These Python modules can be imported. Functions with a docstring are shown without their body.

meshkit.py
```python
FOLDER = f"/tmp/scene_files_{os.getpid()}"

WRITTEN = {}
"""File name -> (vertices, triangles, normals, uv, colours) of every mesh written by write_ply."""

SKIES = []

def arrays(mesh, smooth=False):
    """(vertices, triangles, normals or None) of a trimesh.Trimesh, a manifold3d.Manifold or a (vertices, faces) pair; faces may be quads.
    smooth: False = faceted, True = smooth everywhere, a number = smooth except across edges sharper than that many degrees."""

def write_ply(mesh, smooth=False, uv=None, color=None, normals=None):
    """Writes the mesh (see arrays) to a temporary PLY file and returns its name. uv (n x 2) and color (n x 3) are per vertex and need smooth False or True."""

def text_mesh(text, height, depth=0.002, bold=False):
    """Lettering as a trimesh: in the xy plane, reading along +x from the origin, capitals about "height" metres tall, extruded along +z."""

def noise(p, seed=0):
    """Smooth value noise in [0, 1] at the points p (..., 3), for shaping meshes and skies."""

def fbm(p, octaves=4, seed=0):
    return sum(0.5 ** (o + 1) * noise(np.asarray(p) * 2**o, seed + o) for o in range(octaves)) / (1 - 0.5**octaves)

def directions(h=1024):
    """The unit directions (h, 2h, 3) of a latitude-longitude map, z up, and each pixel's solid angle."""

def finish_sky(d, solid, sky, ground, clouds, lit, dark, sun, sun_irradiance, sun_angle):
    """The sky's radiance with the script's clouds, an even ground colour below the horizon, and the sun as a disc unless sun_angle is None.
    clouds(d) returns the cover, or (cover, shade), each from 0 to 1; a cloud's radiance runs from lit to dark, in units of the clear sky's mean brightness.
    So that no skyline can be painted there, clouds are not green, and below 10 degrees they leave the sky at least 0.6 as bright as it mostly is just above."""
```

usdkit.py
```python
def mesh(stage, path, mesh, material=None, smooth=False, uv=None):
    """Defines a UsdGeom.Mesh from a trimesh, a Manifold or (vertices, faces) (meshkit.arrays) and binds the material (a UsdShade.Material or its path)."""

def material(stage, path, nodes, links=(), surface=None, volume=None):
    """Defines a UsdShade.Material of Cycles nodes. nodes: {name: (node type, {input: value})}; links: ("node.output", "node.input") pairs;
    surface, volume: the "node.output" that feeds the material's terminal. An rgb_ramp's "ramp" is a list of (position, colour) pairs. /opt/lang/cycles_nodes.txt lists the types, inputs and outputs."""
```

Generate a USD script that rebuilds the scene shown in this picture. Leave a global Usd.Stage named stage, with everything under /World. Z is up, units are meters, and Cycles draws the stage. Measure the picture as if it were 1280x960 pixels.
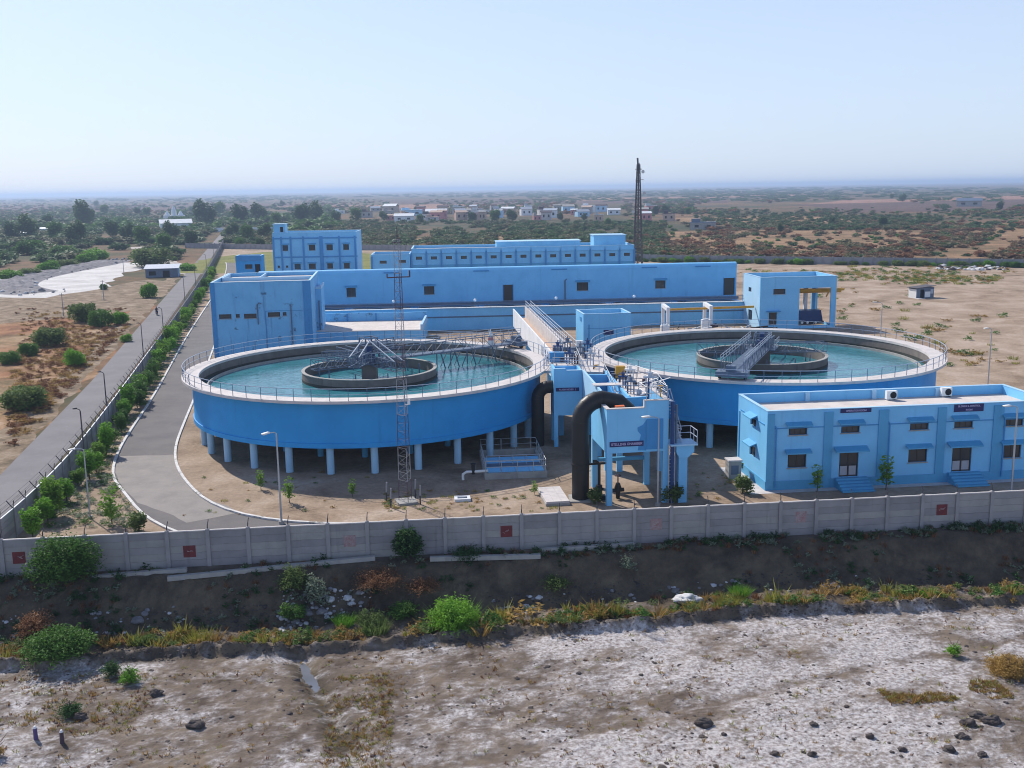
import math, random
import numpy as np, trimesh, usdkit, meshkit
from shapely.geometry import Polygon, box as sbox
from pxr import Usd, UsdGeom, UsdLux, UsdShade, Gf, Sdf, Vt

stage = Usd.Stage.CreateInMemory()
UsdGeom.SetStageUpAxis(stage, UsdGeom.Tokens.z)
UsdGeom.SetStageMetersPerUnit(stage, 1.0)
UsdGeom.Xform.Define(stage, '/World')
UsdGeom.Scope.Define(stage, '/World/Looks')
rnd = random.Random(7)
R_ = np.random.RandomState(11)

# ------------------------------------------------------------------ camera, sky, sun, exposure
CH = 25.0                                     # drone height above the plant yard
F, PITCH, ROLL = 1287.0, 0.188, -0.0151       # focal length in photo pixels, tilt down, roll
def cam_axes():
    cp, sp, c, s = math.cos(PITCH), math.sin(PITCH), math.cos(ROLL), math.sin(ROLL)
    fw, rt, up = np.array([0, cp, -sp]), np.array([1., 0, 0]), np.array([0, sp, cp])
    return fw, c*rt+s*up, -s*rt+c*up
FW, RT, UP = cam_axes()
cam = UsdGeom.Camera.Define(stage, '/World/camera')
cam.CreateHorizontalApertureAttr(36.0); cam.CreateVerticalApertureAttr(27.0)
cam.CreateFocalLengthAttr(36.0*F/1280.0)
cam.CreateClippingRangeAttr(Gf.Vec2f(0.5, 60000))
m = Gf.Matrix4d(*[float(x) for x in (*RT, 0, *UP, 0, *(-FW), 0, 0, 0, CH, 1)])
cam.AddTransformOp().Set(m)
EXPOSURE = 0.12
cam.CreateExposureAttr(EXPOSURE)

SUN = np.array([-5.227, 6.281, 7.0]); SUN /= np.linalg.norm(SUN)
SUN_EL, SUN_ROT = math.asin(SUN[2]), math.atan2(SUN[0], SUN[1])
usdkit.material(stage, '/World/Looks/sky_look', {
    's': ('sky_texture', {'sky_type': 'single_scattering', 'sun_disc': False, 'sun_elevation': SUN_EL, 'sun_rotation': SUN_ROT,
                          'altitude': 100.0, 'air_density': 1.0, 'aerosol_density': 0.9, 'ozone_density': 2.0}),
    't': ('mix', {'mix_type': 'multiply', 'fac': 1.0, 'color2': (.84, .90, 1.10)}), 'v': ('mix', {'color2': (5.5, 6.5, 8.0)}), 'c': ('texture_coordinate', {}), 'z': ('separate_xyz', {}), 'f': ('map_range', {'range_type': 'smoothstep', 'from_min': 0.0, 'from_max': .55, 'to_min': .72, 'to_max': .12, 'clamp': True}),
    'b': ('background_shader', {'strength': 0.12})}, [('s.color', 't.color1'), ('t.color', 'v.color1'), ('v.color', 'b.color'), ('c.generated', 'z.vector'), ('z.z', 'f.value'), ('f.result', 'v.fac')], surface='b.background')
dome = UsdLux.DomeLight.Define(stage, '/World/sky')
UsdShade.MaterialBindingAPI.Apply(dome.GetPrim()).Bind(UsdShade.Material.Get(stage, '/World/Looks/sky_look'))
dome.GetPrim().SetCustomDataByKey('kind', 'structure')
sun = UsdLux.DistantLight.Define(stage, '/World/sun')
sun.CreateIntensityAttr(1.25); sun.CreateAngleAttr(0.5); sun.CreateColorAttr(Gf.Vec3f(1.0, 0.93, 0.83))
sun.CreateNormalizeAttr(True)
q = Gf.Rotation(Gf.Vec3d(0, 0, 1), Gf.Vec3d(*[float(x) for x in SUN])).GetQuat()
sun.AddOrientOp().Set(Gf.Quatf(q))

# ------------------------------------------------------------------ helpers
def at(u, v, z=0.0):
    """the point of the level plane z seen at photo pixel (u, v)"""
    d = FW + (u-640)/F*RT + (480-v)/F*UP
    k = (z-CH)/d[2]
    return np.array([d[0]*k, d[1]*k, z])
def lin(h):
    c = [int(h[i:i+2], 16)/255 for i in (0, 2, 4)]
    return tuple(x/12.92 if x <= .04045 else ((x+.055)/1.055)**2.4 for x in c)
def vn(a, b, n):
    return (np.asarray(a, float)*(1-n)+np.asarray(b, float)*n)

class MB:
    """collects simple shapes and joins them into one mesh"""
    def __init__(s): s.v, s.f, s.n = [], [], 0
    def add(s, v, f):
        v = np.asarray(v, float); f = np.asarray(f, int)
        if f.ndim == 2 and f.shape[1] == 4: f = np.vstack([f[:, [0, 1, 2]], f[:, [0, 2, 3]]])
        s.v.append(v); s.f.append(f+s.n); s.n += len(v); return s
    def box(s, x0, x1, y0, y1, z0, z1):
        v = [(x, y, z) for z in (z0, z1) for x, y in ((x0, y0), (x1, y0), (x1, y1), (x0, y1))]
        return s.add(v, [(3, 2, 1, 0), (4, 5, 6, 7), (0, 1, 5, 4), (1, 2, 6, 5), (2, 3, 7, 6), (3, 0, 4, 7)])
    def bar(s, a, b, w, h=None):
        """a rectangular bar from a to b, w wide, h high"""
        a, b = np.asarray(a, float), np.asarray(b, float); h = h or w
        d = b-a; d /= np.linalg.norm(d); side = np.cross(d, [0, 0, 1.])
        side = np.array([1., 0, 0]) if np.linalg.norm(side) < 1e-6 else side/np.linalg.norm(side)
        u = np.cross(side, d)
        v = [p+side*w/2*i+u*h/2*j for p in (a, b) for i, j in ((-1, -1), (1, -1), (1, 1), (-1, 1))]
        return s.add(v, [(0, 1, 2, 3), (7, 6, 5, 4), (4, 5, 1, 0), (5, 6, 2, 1), (6, 7, 3, 2), (7, 4, 0, 3)])
    def tube(s, pts, r, n=8, r2=None, cap=True):
        pts = [np.asarray(p, float) for p in pts]; k = len(pts); v = []
        rs = np.linspace(r, r if r2 is None else r2, k) if np.ndim(r) == 0 else r
        ref = None
        for i, p in enumerate(pts):
            t = pts[min(i+1, k-1)]-pts[max(i-1, 0)]; t = t/np.linalg.norm(t)
            if ref is None: ref = np.array([1., 0, 0]) if abs(t[0]) < .9 else np.array([0, 1., 0])
            a = np.cross(t, ref); a /= np.linalg.norm(a); b = np.cross(t, a); ref = np.cross(a, t)
            ref = -b if False else ref
            for j in range(n):
                g = 2*math.pi*j/n; v.append(p+rs[i]*(math.cos(g)*a+math.sin(g)*b))
        f = [(i*n+j, i*n+(j+1) % n, (i+1)*n+(j+1) % n, (i+1)*n+j) for i in range(k-1) for j in range(n)]
        f = [(a, b, c) for q in f for a, b, c in ((q[0], q[1], q[2]), (q[0], q[2], q[3]))]
        if cap:
            c0 = len(v); v += [pts[0], pts[-1]]
            f += [(c0, (j+1) % n, j) for j in range(n)] + [(c0+1, (k-1)*n+j, (k-1)*n+(j+1) % n) for j in range(n)]
        return s.add(v, f)
    def lathe(s, prof, n=48, c=(0, 0), closed=False, a0=0.0, a1=2*math.pi):
        full = abs(a1-a0-2*math.pi) < 1e-6; m_ = n if full else n+1; k = len(prof); v = []
        for i in range(m_):
            g = a0+(a1-a0)*i/n
            v += [(c[0]+r*math.cos(g), c[1]+r*math.sin(g), z) for r, z in prof]
        f = []; kk = k if closed else k-1
        for i in range(n):
            i2 = (i+1) % m_
            f += [(i*k+j, i2*k+j, i2*k+(j+1) % k, i*k+(j+1) % k) for j in range(kk)]
        return s.add(v, f)
    def ring(s, r0, r1, z0, z1, n=96, c=(0, 0)):
        return s.lathe([(r0, z0), (r1, z0), (r1, z1), (r0, z1)], n, c, True)
    def prism(s, poly, z0, z1):
        if not isinstance(poly, Polygon): poly = Polygon(poly)
        t = trimesh.creation.extrude_polygon(poly, z1-z0, engine='earcut')
        return s.add(np.array(t.vertices)+[0, 0, z0], t.faces)
    def wall(s, poly, y0, y1):
        """polygon in (x, z) given thickness from y0 to y1"""
        t = trimesh.creation.extrude_polygon(poly, y1-y0, engine='earcut'); v = np.array(t.vertices)
        return s.add(np.c_[v[:, 0], y1-v[:, 2], v[:, 1]], t.faces)
    def xf(s, fn):
        s.v = [fn(v) for v in s.v]; return s
    def rot(s, deg, o=(0, 0, 0)):
        a = math.radians(deg); c, d = math.cos(a), math.sin(a); o = np.asarray(o, float)
        return s.xf(lambda v: np.c_[v[:, 0]*c-v[:, 1]*d, v[:, 0]*d+v[:, 1]*c, v[:, 2]]+o)
    def mesh(s): return np.vstack(s.v), np.vstack(s.f)

used = {}
def numbered(path):
    k = used.get(path, 0); used[path] = k+1
    return path if k == 0 else f'{path}_{k:03d}'
def data(p, label=None, cat=None, group=None, kind=None):
    for k, v in (('label', label), ('category', cat), ('group', group), ('kind', kind)):
        if v: p.SetCustomDataByKey(k, v)
    return p
def obj(name, mb, mat, parent=None, smooth=False, **kw):
    base = parent.GetPath().pathString if parent is not None else '/World'
    mm = mb.mesh() if isinstance(mb, MB) else mb
    return data(usdkit.mesh(stage, numbered(base+'/'+name), mm, M[mat], smooth).GetPrim(), **kw)
def thing(name, label=None, cat=None, loc=(0, 0, 0), rz=0.0, group=None, kind=None, sc=None):
    x = UsdGeom.Xform.Define(stage, numbered('/World/'+name))
    x.AddTranslateOp().Set(Gf.Vec3d(*[float(c) for c in loc])); x.AddRotateZOp().Set(float(rz))
    if sc is not None: x.AddScaleOp().Set(Gf.Vec3f(*[float(c) for c in (sc if np.ndim(sc) else (sc,)*3)]))
    return data(x.GetPrim(), label, cat, group, kind)
def proto(name):
    p = stage.CreateClassPrim(numbered('/World/kind_'+name)); return p
def copy(pr, name, label, cat, loc, rz=0.0, group=None, sc=None):
    t = thing(name, label, cat, loc, rz, group, None, sc)
    t.GetReferences().AddInternalReference(pr.GetPath()); t.SetInstanceable(True)
    return t
def scatter(name, protos, pos, rz, sc, label, cat, parent='/World'):
    """one PointInstancer of uncountable growth or clods"""
    pi = UsdGeom.PointInstancer.Define(stage, numbered(parent+'/'+name)); n = len(pos)
    for i, (mb, mat, sm) in enumerate(protos):
        usdkit.mesh(stage, f'{pi.GetPath()}/kinds/kind_{"abcdefgh"[i]}', mb.mesh() if isinstance(mb, MB) else mb, M[mat], sm)
    pi.CreatePrototypesRel().SetTargets([Sdf.Path(f'{pi.GetPath()}/kinds/kind_{"abcdefgh"[i]}') for i in range(len(protos))])
    pi.CreateProtoIndicesAttr(Vt.IntArray.FromNumpy(R_.randint(0, len(protos), n).astype(np.int32)))
    pi.CreatePositionsAttr(Vt.Vec3fArray.FromNumpy(np.asarray(pos, np.float32)))
    pi.CreateOrientationsAttr(Vt.QuathArray([Gf.Quath(float(math.cos(a/2)), 0, 0, float(math.sin(a/2))) for a in rz]))
    s_ = np.asarray(sc, np.float32); s_ = np.repeat(s_[:, None], 3, 1) if s_.ndim == 1 else s_
    pi.CreateScalesAttr(Vt.Vec3fArray.FromNumpy(s_))
    return data(pi.GetPrim(), label, cat, None, 'stuff')

# ------------------------------------------------------------------ materials
M = {}
def mat(name, nodes, links, surface='p.BSDF', volume=None):
    M[name] = usdkit.material(stage, '/World/Looks/'+name, nodes, links, surface, volume)
def simple(name, c, rough=.6, metal=0.0, spec=.4):
    mat(name, {'p': ('principled_bsdf', {'base_color': c, 'roughness': rough, 'metallic': metal, 'specular_ior_level': spec})}, [])
def paint(name, c, c2=None, stain=None, rough=.55, scale=.35, amount=.5, bump=.02, spots=0.0):
    """painted plaster: broad uneven tone, streaks that run down, fine grain"""
    c2 = c2 or tuple(x*.8 for x in c); stain = stain or tuple(x*.55 for x in c)
    mat(name, {
        'g': ('geometry', {}),
        'n1': ('noise_texture', {'scale': scale, 'detail': 5.0, 'roughness': .6}),
        'mp': ('mapping', {'scale': (1.6, 1.6, .12)}),
        'n2': ('noise_texture', {'scale': 1.0, 'detail': 4.0, 'roughness': .65}),
        'r1': ('rgb_ramp', {'ramp': [(.3, c2), (.62, c)]}),
        'r2': ('map_range', {'from_min': .58, 'from_max': .82, 'to_min': 0.0, 'to_max': amount, 'clamp': True}),
        'mx': ('mix', {'color2': stain}),
        'n3': ('noise_texture', {'scale': 14.0, 'detail': 3.0}),
        'n5': ('noise_texture', {'scale': .55, 'detail': 7.0, 'roughness': .7}), 'r5': ('map_range', {'from_min': .595, 'from_max': .65, 'to_min': 0.0, 'to_max': spots, 'clamp': True}), 'mx5': ('mix', {'color2': tuple(x*.5 for x in stain)}),
        'b': ('bump', {'strength': .25, 'distance': bump}),
        'p': ('principled_bsdf', {'roughness': rough, 'specular_ior_level': .35})},
        [('g.position', 'n1.vector'), ('g.position', 'mp.vector'), ('mp.vector', 'n2.vector'), ('g.position', 'n3.vector'),
         ('n1.fac', 'r1.fac'), ('n2.fac', 'r2.value'), ('r2.result', 'mx.fac'), ('r1.color', 'mx.color1'), ('g.position', 'n5.vector'), ('n5.fac', 'r5.value'), ('r5.result', 'mx5.fac'), ('mx.color', 'mx5.color1'), ('mx5.color', 'p.base_color'),
         ('n3.fac', 'b.height'), ('b.normal', 'p.normal')])
def earth(name, ramp, scale=.12, fine=2.5, ramp2=None, mixlo=.4, mixhi=.6, bump=.12, bscale=1.6, rough=.95, scale2=.03):
    """bare ground: patches at two sizes and a grain"""
    ramp2 = ramp2 or ramp
    mat(name, {
        'g': ('geometry', {}),
        'n1': ('noise_texture', {'scale': scale, 'detail': 8.0, 'roughness': .68, 'distortion': .4}),
        'n2': ('noise_texture', {'scale': scale2, 'detail': 5.0, 'roughness': .6}),
        'n3': ('noise_texture', {'scale': fine, 'detail': 5.0, 'roughness': .7}),
        'r1': ('rgb_ramp', {'ramp': ramp}), 'r2': ('rgb_ramp', {'ramp': ramp2}),
        'k': ('map_range', {'from_min': mixlo, 'from_max': mixhi, 'clamp': True}),
        'mx': ('mix', {}),
        'k3': ('map_range', {'from_min': .25, 'from_max': .75, 'to_min': .72, 'to_max': 1.22, 'clamp': True}),
        'mu': ('mix', {'mix_type': 'multiply', 'fac': 1.0}),
        'cc': ('combine_color', {}),
        'n4': ('noise_texture', {'scale': bscale, 'detail': 6.0, 'roughness': .7}),
        'b': ('bump', {'strength': .8, 'distance': bump}),
        'p': ('principled_bsdf', {'roughness': rough, 'specular_ior_level': .15})},
        [('g.position', n+'.vector') for n in ('n1', 'n2', 'n3', 'n4')] +
        [('n1.fac', 'r1.fac'), ('n1.fac', 'r2.fac'), ('n2.fac', 'k.value'), ('k.result', 'mx.fac'), ('r1.color', 'mx.color1'), ('r2.color', 'mx.color2'),
         ('n3.fac', 'k3.value'), ('k3.result', 'cc.r'), ('k3.result', 'cc.g'), ('k3.result', 'cc.b'), ('mx.color', 'mu.color1'), ('cc.color', 'mu.color2'),
         ('mu.color', 'p.base_color'), ('n4.fac', 'b.height'), ('b.normal', 'p.normal')])
def leaf(name, c0, c1, trans=.3):
    mat(name, {
        'o': ('object_info', {}), 'g': ('geometry', {}), 'n': ('noise_texture', {'scale': .9, 'detail': 3.0}),
        'a': ('math', {'math_type': 'multiply_add', 'value2': .45}), 'a2': ('math', {'math_type': 'multiply_add', 'value2': .35}), 'a3': ('math', {'math_type': 'multiply', 'value2': .35}),
        'r': ('rgb_ramp', {'ramp': [(.1, c0), (.9, c1)]}),
        'd': ('principled_bsdf', {'roughness': .7, 'specular_ior_level': .25}), 't': ('translucent_bsdf', {}),
        'm': ('mix_closure', {'fac': trans})},
        [('g.position', 'n.vector'), ('n.fac', 'a3.value1'), ('a3.value', 'a2.value3'), ('o.random', 'a2.value1'), ('a2.value', 'a.value3'), ('g.random_per_island', 'a.value1'), ('a.value', 'r.fac'),
         ('r.color', 'd.base_color'), ('r.color', 't.color'), ('d.BSDF', 'm.closure1'), ('t.BSDF', 'm.closure2')], surface='m.closure')

BL = (.20, .53, .82)
paint('blue', BL, (.165, .47, .76), (.09, .30, .50), amount=.5)
paint('blue_weathered', (.175, .48, .77), (.135, .41, .70), (.035, .11, .22), amount=.6, spots=.75)
paint('blue_deep', (.028, .315, .68), (.02, .27, .61), (.014, .19, .43), amount=.5)
paint('blue_dark', (.05, .27, .57), (.04, .23, .5), (.02, .12, .25), amount=.3)
paint('blue_plinth', (.09, .36, .60), (.075, .31, .54), (.04, .18, .33), amount=.35)
paint('blue_pale', (.38, .60, .78), (.33, .55, .73), (.16, .33, .5), amount=.3)
paint('white_paint', (.72, .74, .76), (.62, .64, .66), (.4, .4, .4), amount=.35)
paint('kerb_paint', (.62, .61, .60), (.45, .44, .42), (.2, .18, .16), scale=1.4, amount=.8, rough=.8, spots=.7)
paint('walkway_concrete', (.58, .54, .52), (.46, .43, .42), (.25, .23, .22), scale=1.2, amount=.45, rough=.8)
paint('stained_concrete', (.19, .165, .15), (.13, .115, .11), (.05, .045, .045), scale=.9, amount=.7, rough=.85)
paint('grey_concrete', (.36, .35, .33), (.28, .27, .26), (.14, .13, .13), scale=1.1, amount=.5, rough=.9)
paint('precast', (.31, .295, .295), (.25, .24, .24), (.13, .12, .13), scale=.8, amount=.4, rough=.9)
paint('precast_b', (.27, .255, .26), (.22, .21, .215), (.12, .11, .12), scale=.8, amount=.5, rough=.9)
paint('precast_c', (.335, .32, .305), (.27, .26, .25), (.13, .12, .12), scale=.8, amount=.45, rough=.9)
paint('roof_screed', (.62, .56, .52), (.5, .45, .42), (.3, .26, .25), scale=.8, amount=.5, rough=.9)
paint('terracotta_screed', (.50, .36, .28), (.42, .31, .25), (.25, .2, .17), scale=.8, amount=.5, rough=.9)
paint('pipe_black', (.013, .013, .014), (.018, .017, .016), (.05, .042, .036), scale=.8, amount=.5, rough=.45)
paint('steel_grey', (.12, .16, .23), (.09, .125, .18), (.07, .06, .055), scale=1.5, amount=.4, rough=.5)
paint('steel_light', (.42, .47, .54), (.35, .39, .45), (.2, .18, .16), scale=1.5, amount=.4, rough=.5)
paint('mast_red', (.08, .05, .07), (.065, .042, .058), (.1, .03, .03), scale=1.5, rough=.6)
paint('mast_white', (.29, .29, .31), (.24, .24, .25), (.3, .27, .25), scale=1.5, rough=.6)
paint('tower_steel', (.09, .08, .085), (.07, .062, .065), (.05, .04, .04), scale=1., rough=.6)
paint('yellow_paint', (.62, .33, .03), (.5, .27, .03), (.25, .13, .03), scale=1.5, rough=.5)
paint('notice_red', (.17, .035, .035), (.12, .025, .03), (.07, .02, .02), scale=2.5, amount=.6, rough=.8)
paint('notice_faded', (.30, .17, .17), (.36, .30, .30), (.2, .1, .1), scale=4.0, amount=.6, rough=.85)
paint('scum', (.035, .04, .035), (.05, .05, .042), (.02, .02, .02), scale=1.5, rough=.8); simple('sign_navy', (.012, .016, .10), .5); simple('sign_text', (.46, .42, .62), .6); simple('faded_text', (.5, .42, .4), .8)
simple('dark_void', (.012, .012, .014), .8); simple('rail_paint', (.34, .40, .50), .45); simple('rail_dark', (.08, .13, .21), .5)
simple('cable', (.05, .05, .055), .6); simple('door_brown', (.045, .032, .026), .5); simple('door_panel', (.36, .37, .40), .45)
simple('machine_blue', (.012, .045, .15), .4); simple('rubber', (.02, .02, .02), .8); simple('ac_white', (.75, .75, .73), .5)
simple('galvanised', (.42, .44, .46), .45, .6); simple('pink_paint', (.5, .2, .2), .6); simple('orange_paint', (.6, .12, .03), .6)
simple('globe', (.85, .85, .85), .25); simple('bark', (.10, .075, .055), .9); simple('skin', (.2, .11, .075), .6)
simple('shirt', (.055, .03, .035), .8); simple('trousers', (.025, .03, .06), .8); simple('hair', (.01, .01, .01), .7)
simple('purple_post', (.09, .06, .17), .8); simple('brown_post', (.07, .045, .06), .8); simple('post_cap', (.7, .7, .72), .7)
mat('window_glass', {'f': ('fresnel', {'IOR': 1.5}), 'd': ('diffuse_bsdf', {'color': (.03, .035, .04)}), 'g': ('glossy_bsdf', {'color': (.8, .85, .9), 'roughness': .08}), 'm': ('mix_closure', {})},
    [('f.fac', 'm.fac'), ('d.BSDF', 'm.closure1'), ('g.BSDF', 'm.closure2')], surface='m.closure')
mat('louvre', {'g': ('geometry', {}), 'w': ('wave_texture', {'bands_direction': 'z', 'scale': 3.0}), 'r': ('rgb_ramp', {'ramp': [(.2, (.02, .022, .025)), (.8, (.08, .075, .07))]}),
               'p': ('principled_bsdf', {'roughness': .5})}, [('g.position', 'w.vector'), ('w.fac', 'r.fac'), ('r.color', 'p.base_color')])
def water(name, c, c2, rough=.06, bump=.05, scale=1.2):
    mat(name, {'g': ('geometry', {}), 'n': ('noise_texture', {'scale': .16, 'detail': 7.0, 'roughness': .62, 'distortion': 1.6}), 'r': ('rgb_ramp', {'ramp': [(.35, c), (.65, c2)]}),
               'mp': ('mapping', {'scale': (1.0, 1.6, 1.0)}), 'n2': ('noise_texture', {'scale': scale, 'detail': 3.0, 'distortion': .5}), 'b': ('bump', {'strength': .35, 'distance': bump}),
               'p': ('principled_bsdf', {'roughness': rough, 'ior': 1.33, 'specular_ior_level': .5})},
        [('g.position', 'n.vector'), ('n.fac', 'r.fac'), ('r.color', 'p.base_color'), ('g.position', 'mp.vector'), ('mp.vector', 'n2.vector'), ('n2.fac', 'b.height'), ('b.normal', 'p.normal')])
water('tank_water', (.018, .125, .155), (.05, .225, .275), bump=.1, scale=1.6)
water('puddle_water', (.16, .17, .20), (.12, .13, .15), bump=.004)
paint('asphalt', (.14, .128, .126), (.10, .094, .097), (.22, .19, .165), scale=.3, amount=.55, rough=.9, spots=.35)
paint('worn_asphalt', (.26, .235, .215), (.20, .185, .175), (.36, .32, .28), scale=.5, amount=.6, rough=.9)
paint('outer_asphalt', (.18, .172, .18), (.14, .135, .145), (.24, .22, .22), scale=.2, amount=.5, rough=.9)
earth('yard_dirt', [(.32, (.13, .09, .062)), (.5, (.30, .22, .155)), (.7, (.44, .355, .285))], scale=.13, ramp2=[(.3, (.23, .17, .115)), (.55, (.37, .285, .215)), (.75, (.48, .395, .33))], bump=.1)
earth('far_land', [(.30, (.035, .05, .02)), (.44, (.085, .075, .035)), (.54, (.17, .095, .05)), (.68, (.24, .14, .08))], scale=.016, ramp2=[(.34, (.03, .05, .022)), (.52, (.07, .065, .035)), (.66, (.13, .085, .055))], scale2=.0022, fine=.3, bump=.2, bscale=.6)
earth('orange_land', [(.3, (.13, .065, .035)), (.5, (.27, .125, .06)), (.7, (.38, .22, .12))], scale=.18, ramp2=[(.35, (.11, .10, .045)), (.55, (.30, .20, .11)), (.7, (.42, .33, .24))], scale2=.02, mixlo=.5, mixhi=.62, bump=.25, bscale=1.)
earth('salt_pad', [(.3, (.40, .38, .37)), (.6, (.62, .60, .58))], scale=.1, bump=.05)
earth('dry_grass', [(.3, (.12, .085, .045)), (.48, (.26, .16, .085)), (.68, (.36, .24, .14))], scale=.05, ramp2=[(.3, (.10, .085, .04)), (.5, (.20, .13, .07)), (.7, (.34, .20, .12))], scale2=.008, mixlo=.42, mixhi=.58, fine=.6, bump=.2)
earth('ploughed', [(.3, (.07, .045, .04)), (.6, (.12, .075, .06))], scale=.02, fine=.2)
earth('pink_field', [(.3, (.22, .12, .085)), (.6, (.30, .17, .12))], scale=.02, fine=.2)
earth('road_side', [(.35, (.11, .085, .055)), (.5, (.22, .16, .105)), (.7, (.36, .29, .22))], scale=.35, bump=.15)
earth('salt_verge', [(.35, (.26, .22, .18)), (.5, (.42, .38, .34)), (.7, (.62, .58, .55))], scale=.5, bump=.1)
earth('rubble', [(.3, (.12, .115, .125)), (.6, (.28, .27, .28))], scale=.8, bump=.3)
earth('green_field', [(.3, (.12, .14, .035)), (.6, (.21, .21, .06))], scale=.1, bump=.2)
earth('clod', [(.3, (.045, .038, .036)), (.6, (.10, .085, .08))], scale=1.5, bump=.05, bscale=6)
earth('pale_stone', [(.3, (.38, .38, .40)), (.6, (.6, .6, .6))], scale=1., bump=.05, bscale=4)
leaf('leaf_bright', (0.102, 0.255, 0.020), (0.255, 0.493, 0.051)); leaf('leaf_olive', (.10, .15, .045), (.20, .28, .08), .35); leaf('leaf_mid', (0.060, 0.145, 0.024), (0.145, 0.272, 0.051)); leaf('leaf_dark', (0.027, 0.076, 0.024), (0.076, 0.162, 0.043))
leaf('leaf_hedge', (.11, .23, .03), (.26, .42, .06), .40)
leaf('leaf_far', (0.048, 0.102, 0.037), (0.128, 0.204, 0.068)); leaf('leaf_dry', (0.272, 0.170, 0.051), (0.510, 0.340, 0.102)); leaf('leaf_brown', (.18, .085, .045), (.34, .18, .09))
leaf('leaf_grey', (0.170, 0.221, 0.153), (0.340, 0.391, 0.272)); leaf('grass_yellow', (0.204, 0.221, 0.034), (0.442, 0.391, 0.085)); leaf('leaf_tan', (.17, .12, .07), (.27, .19, .11)); leaf('leaf_scrub', (0.102, 0.111, 0.051), (0.204, 0.196, 0.093))

# ------------------------------------------------------------------ terrain
W0 = np.array([-15.98, 67.3]); WD = np.array([.99435, .10614]); WN = np.array([.10614, -.99435])   # front wall line, along and outward
WANG = 6.09
def ws(t, s, z=0.0):
    p = W0+WD*t+WN*s
    return np.array([p[0], p[1], z])
def to_ts(x, y):
    d = np.stack([x-W0[0], y-W0[1]], -1)
    return d@WD, d@WN
def sst(x): x = np.clip(x, 0, 1); return x*x*(3-2*x)
def low_z(t, s):
    """height of the land outside the front wall"""
    t, s = np.asarray(t, float), np.asarray(s, float)
    P = np.stack([t, s, 0*t], -1)
    n1 = meshkit.fbm(P*.45, 4, 3)-.5; n2 = meshkit.fbm(P*1.7, 4, 5)-.5; n3 = meshkit.fbm(P*4.5, 2, 9)-.5
    depth = 2.45+.25*np.sin(t*.11+1)+.25*np.clip(-t/15, 0, 1)
    bank = -depth*sst((s-.9+n1*1.2)/3.9)
    rough = sst((s-.6)/1.2)*(n1*.5+n2*.35+n3*.10)*np.where(s < 7.5, 1.0, .35)
    rs = 8.0+.3*np.sin(t*.35)+n1*.9
    ridge = .42*np.exp(-((s-rs)/.42)**2)*(.75+n2)*np.clip(1.2+n1*2, .5, 1.5)
    step = -.16*sst((s-rs-.1)/.5)
    gx = 1.9+(s-9.1)*.32                                   # the small ditch that crosses the field
    ditch = -.42*np.exp(-((t-gx)/.75)**2)*sst((s-7)/1.5)*sst((24-s)/6)
    track = -.05*np.exp(-((s-(25.0-.255*t))/.5)**2)
    return bank+rough+ridge+step+ditch+track
def axis(parts):
    a = [np.arange(x0, x1, st) for x0, x1, st in parts]; return np.unique(np.round(np.concatenate(a), 4))
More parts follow.
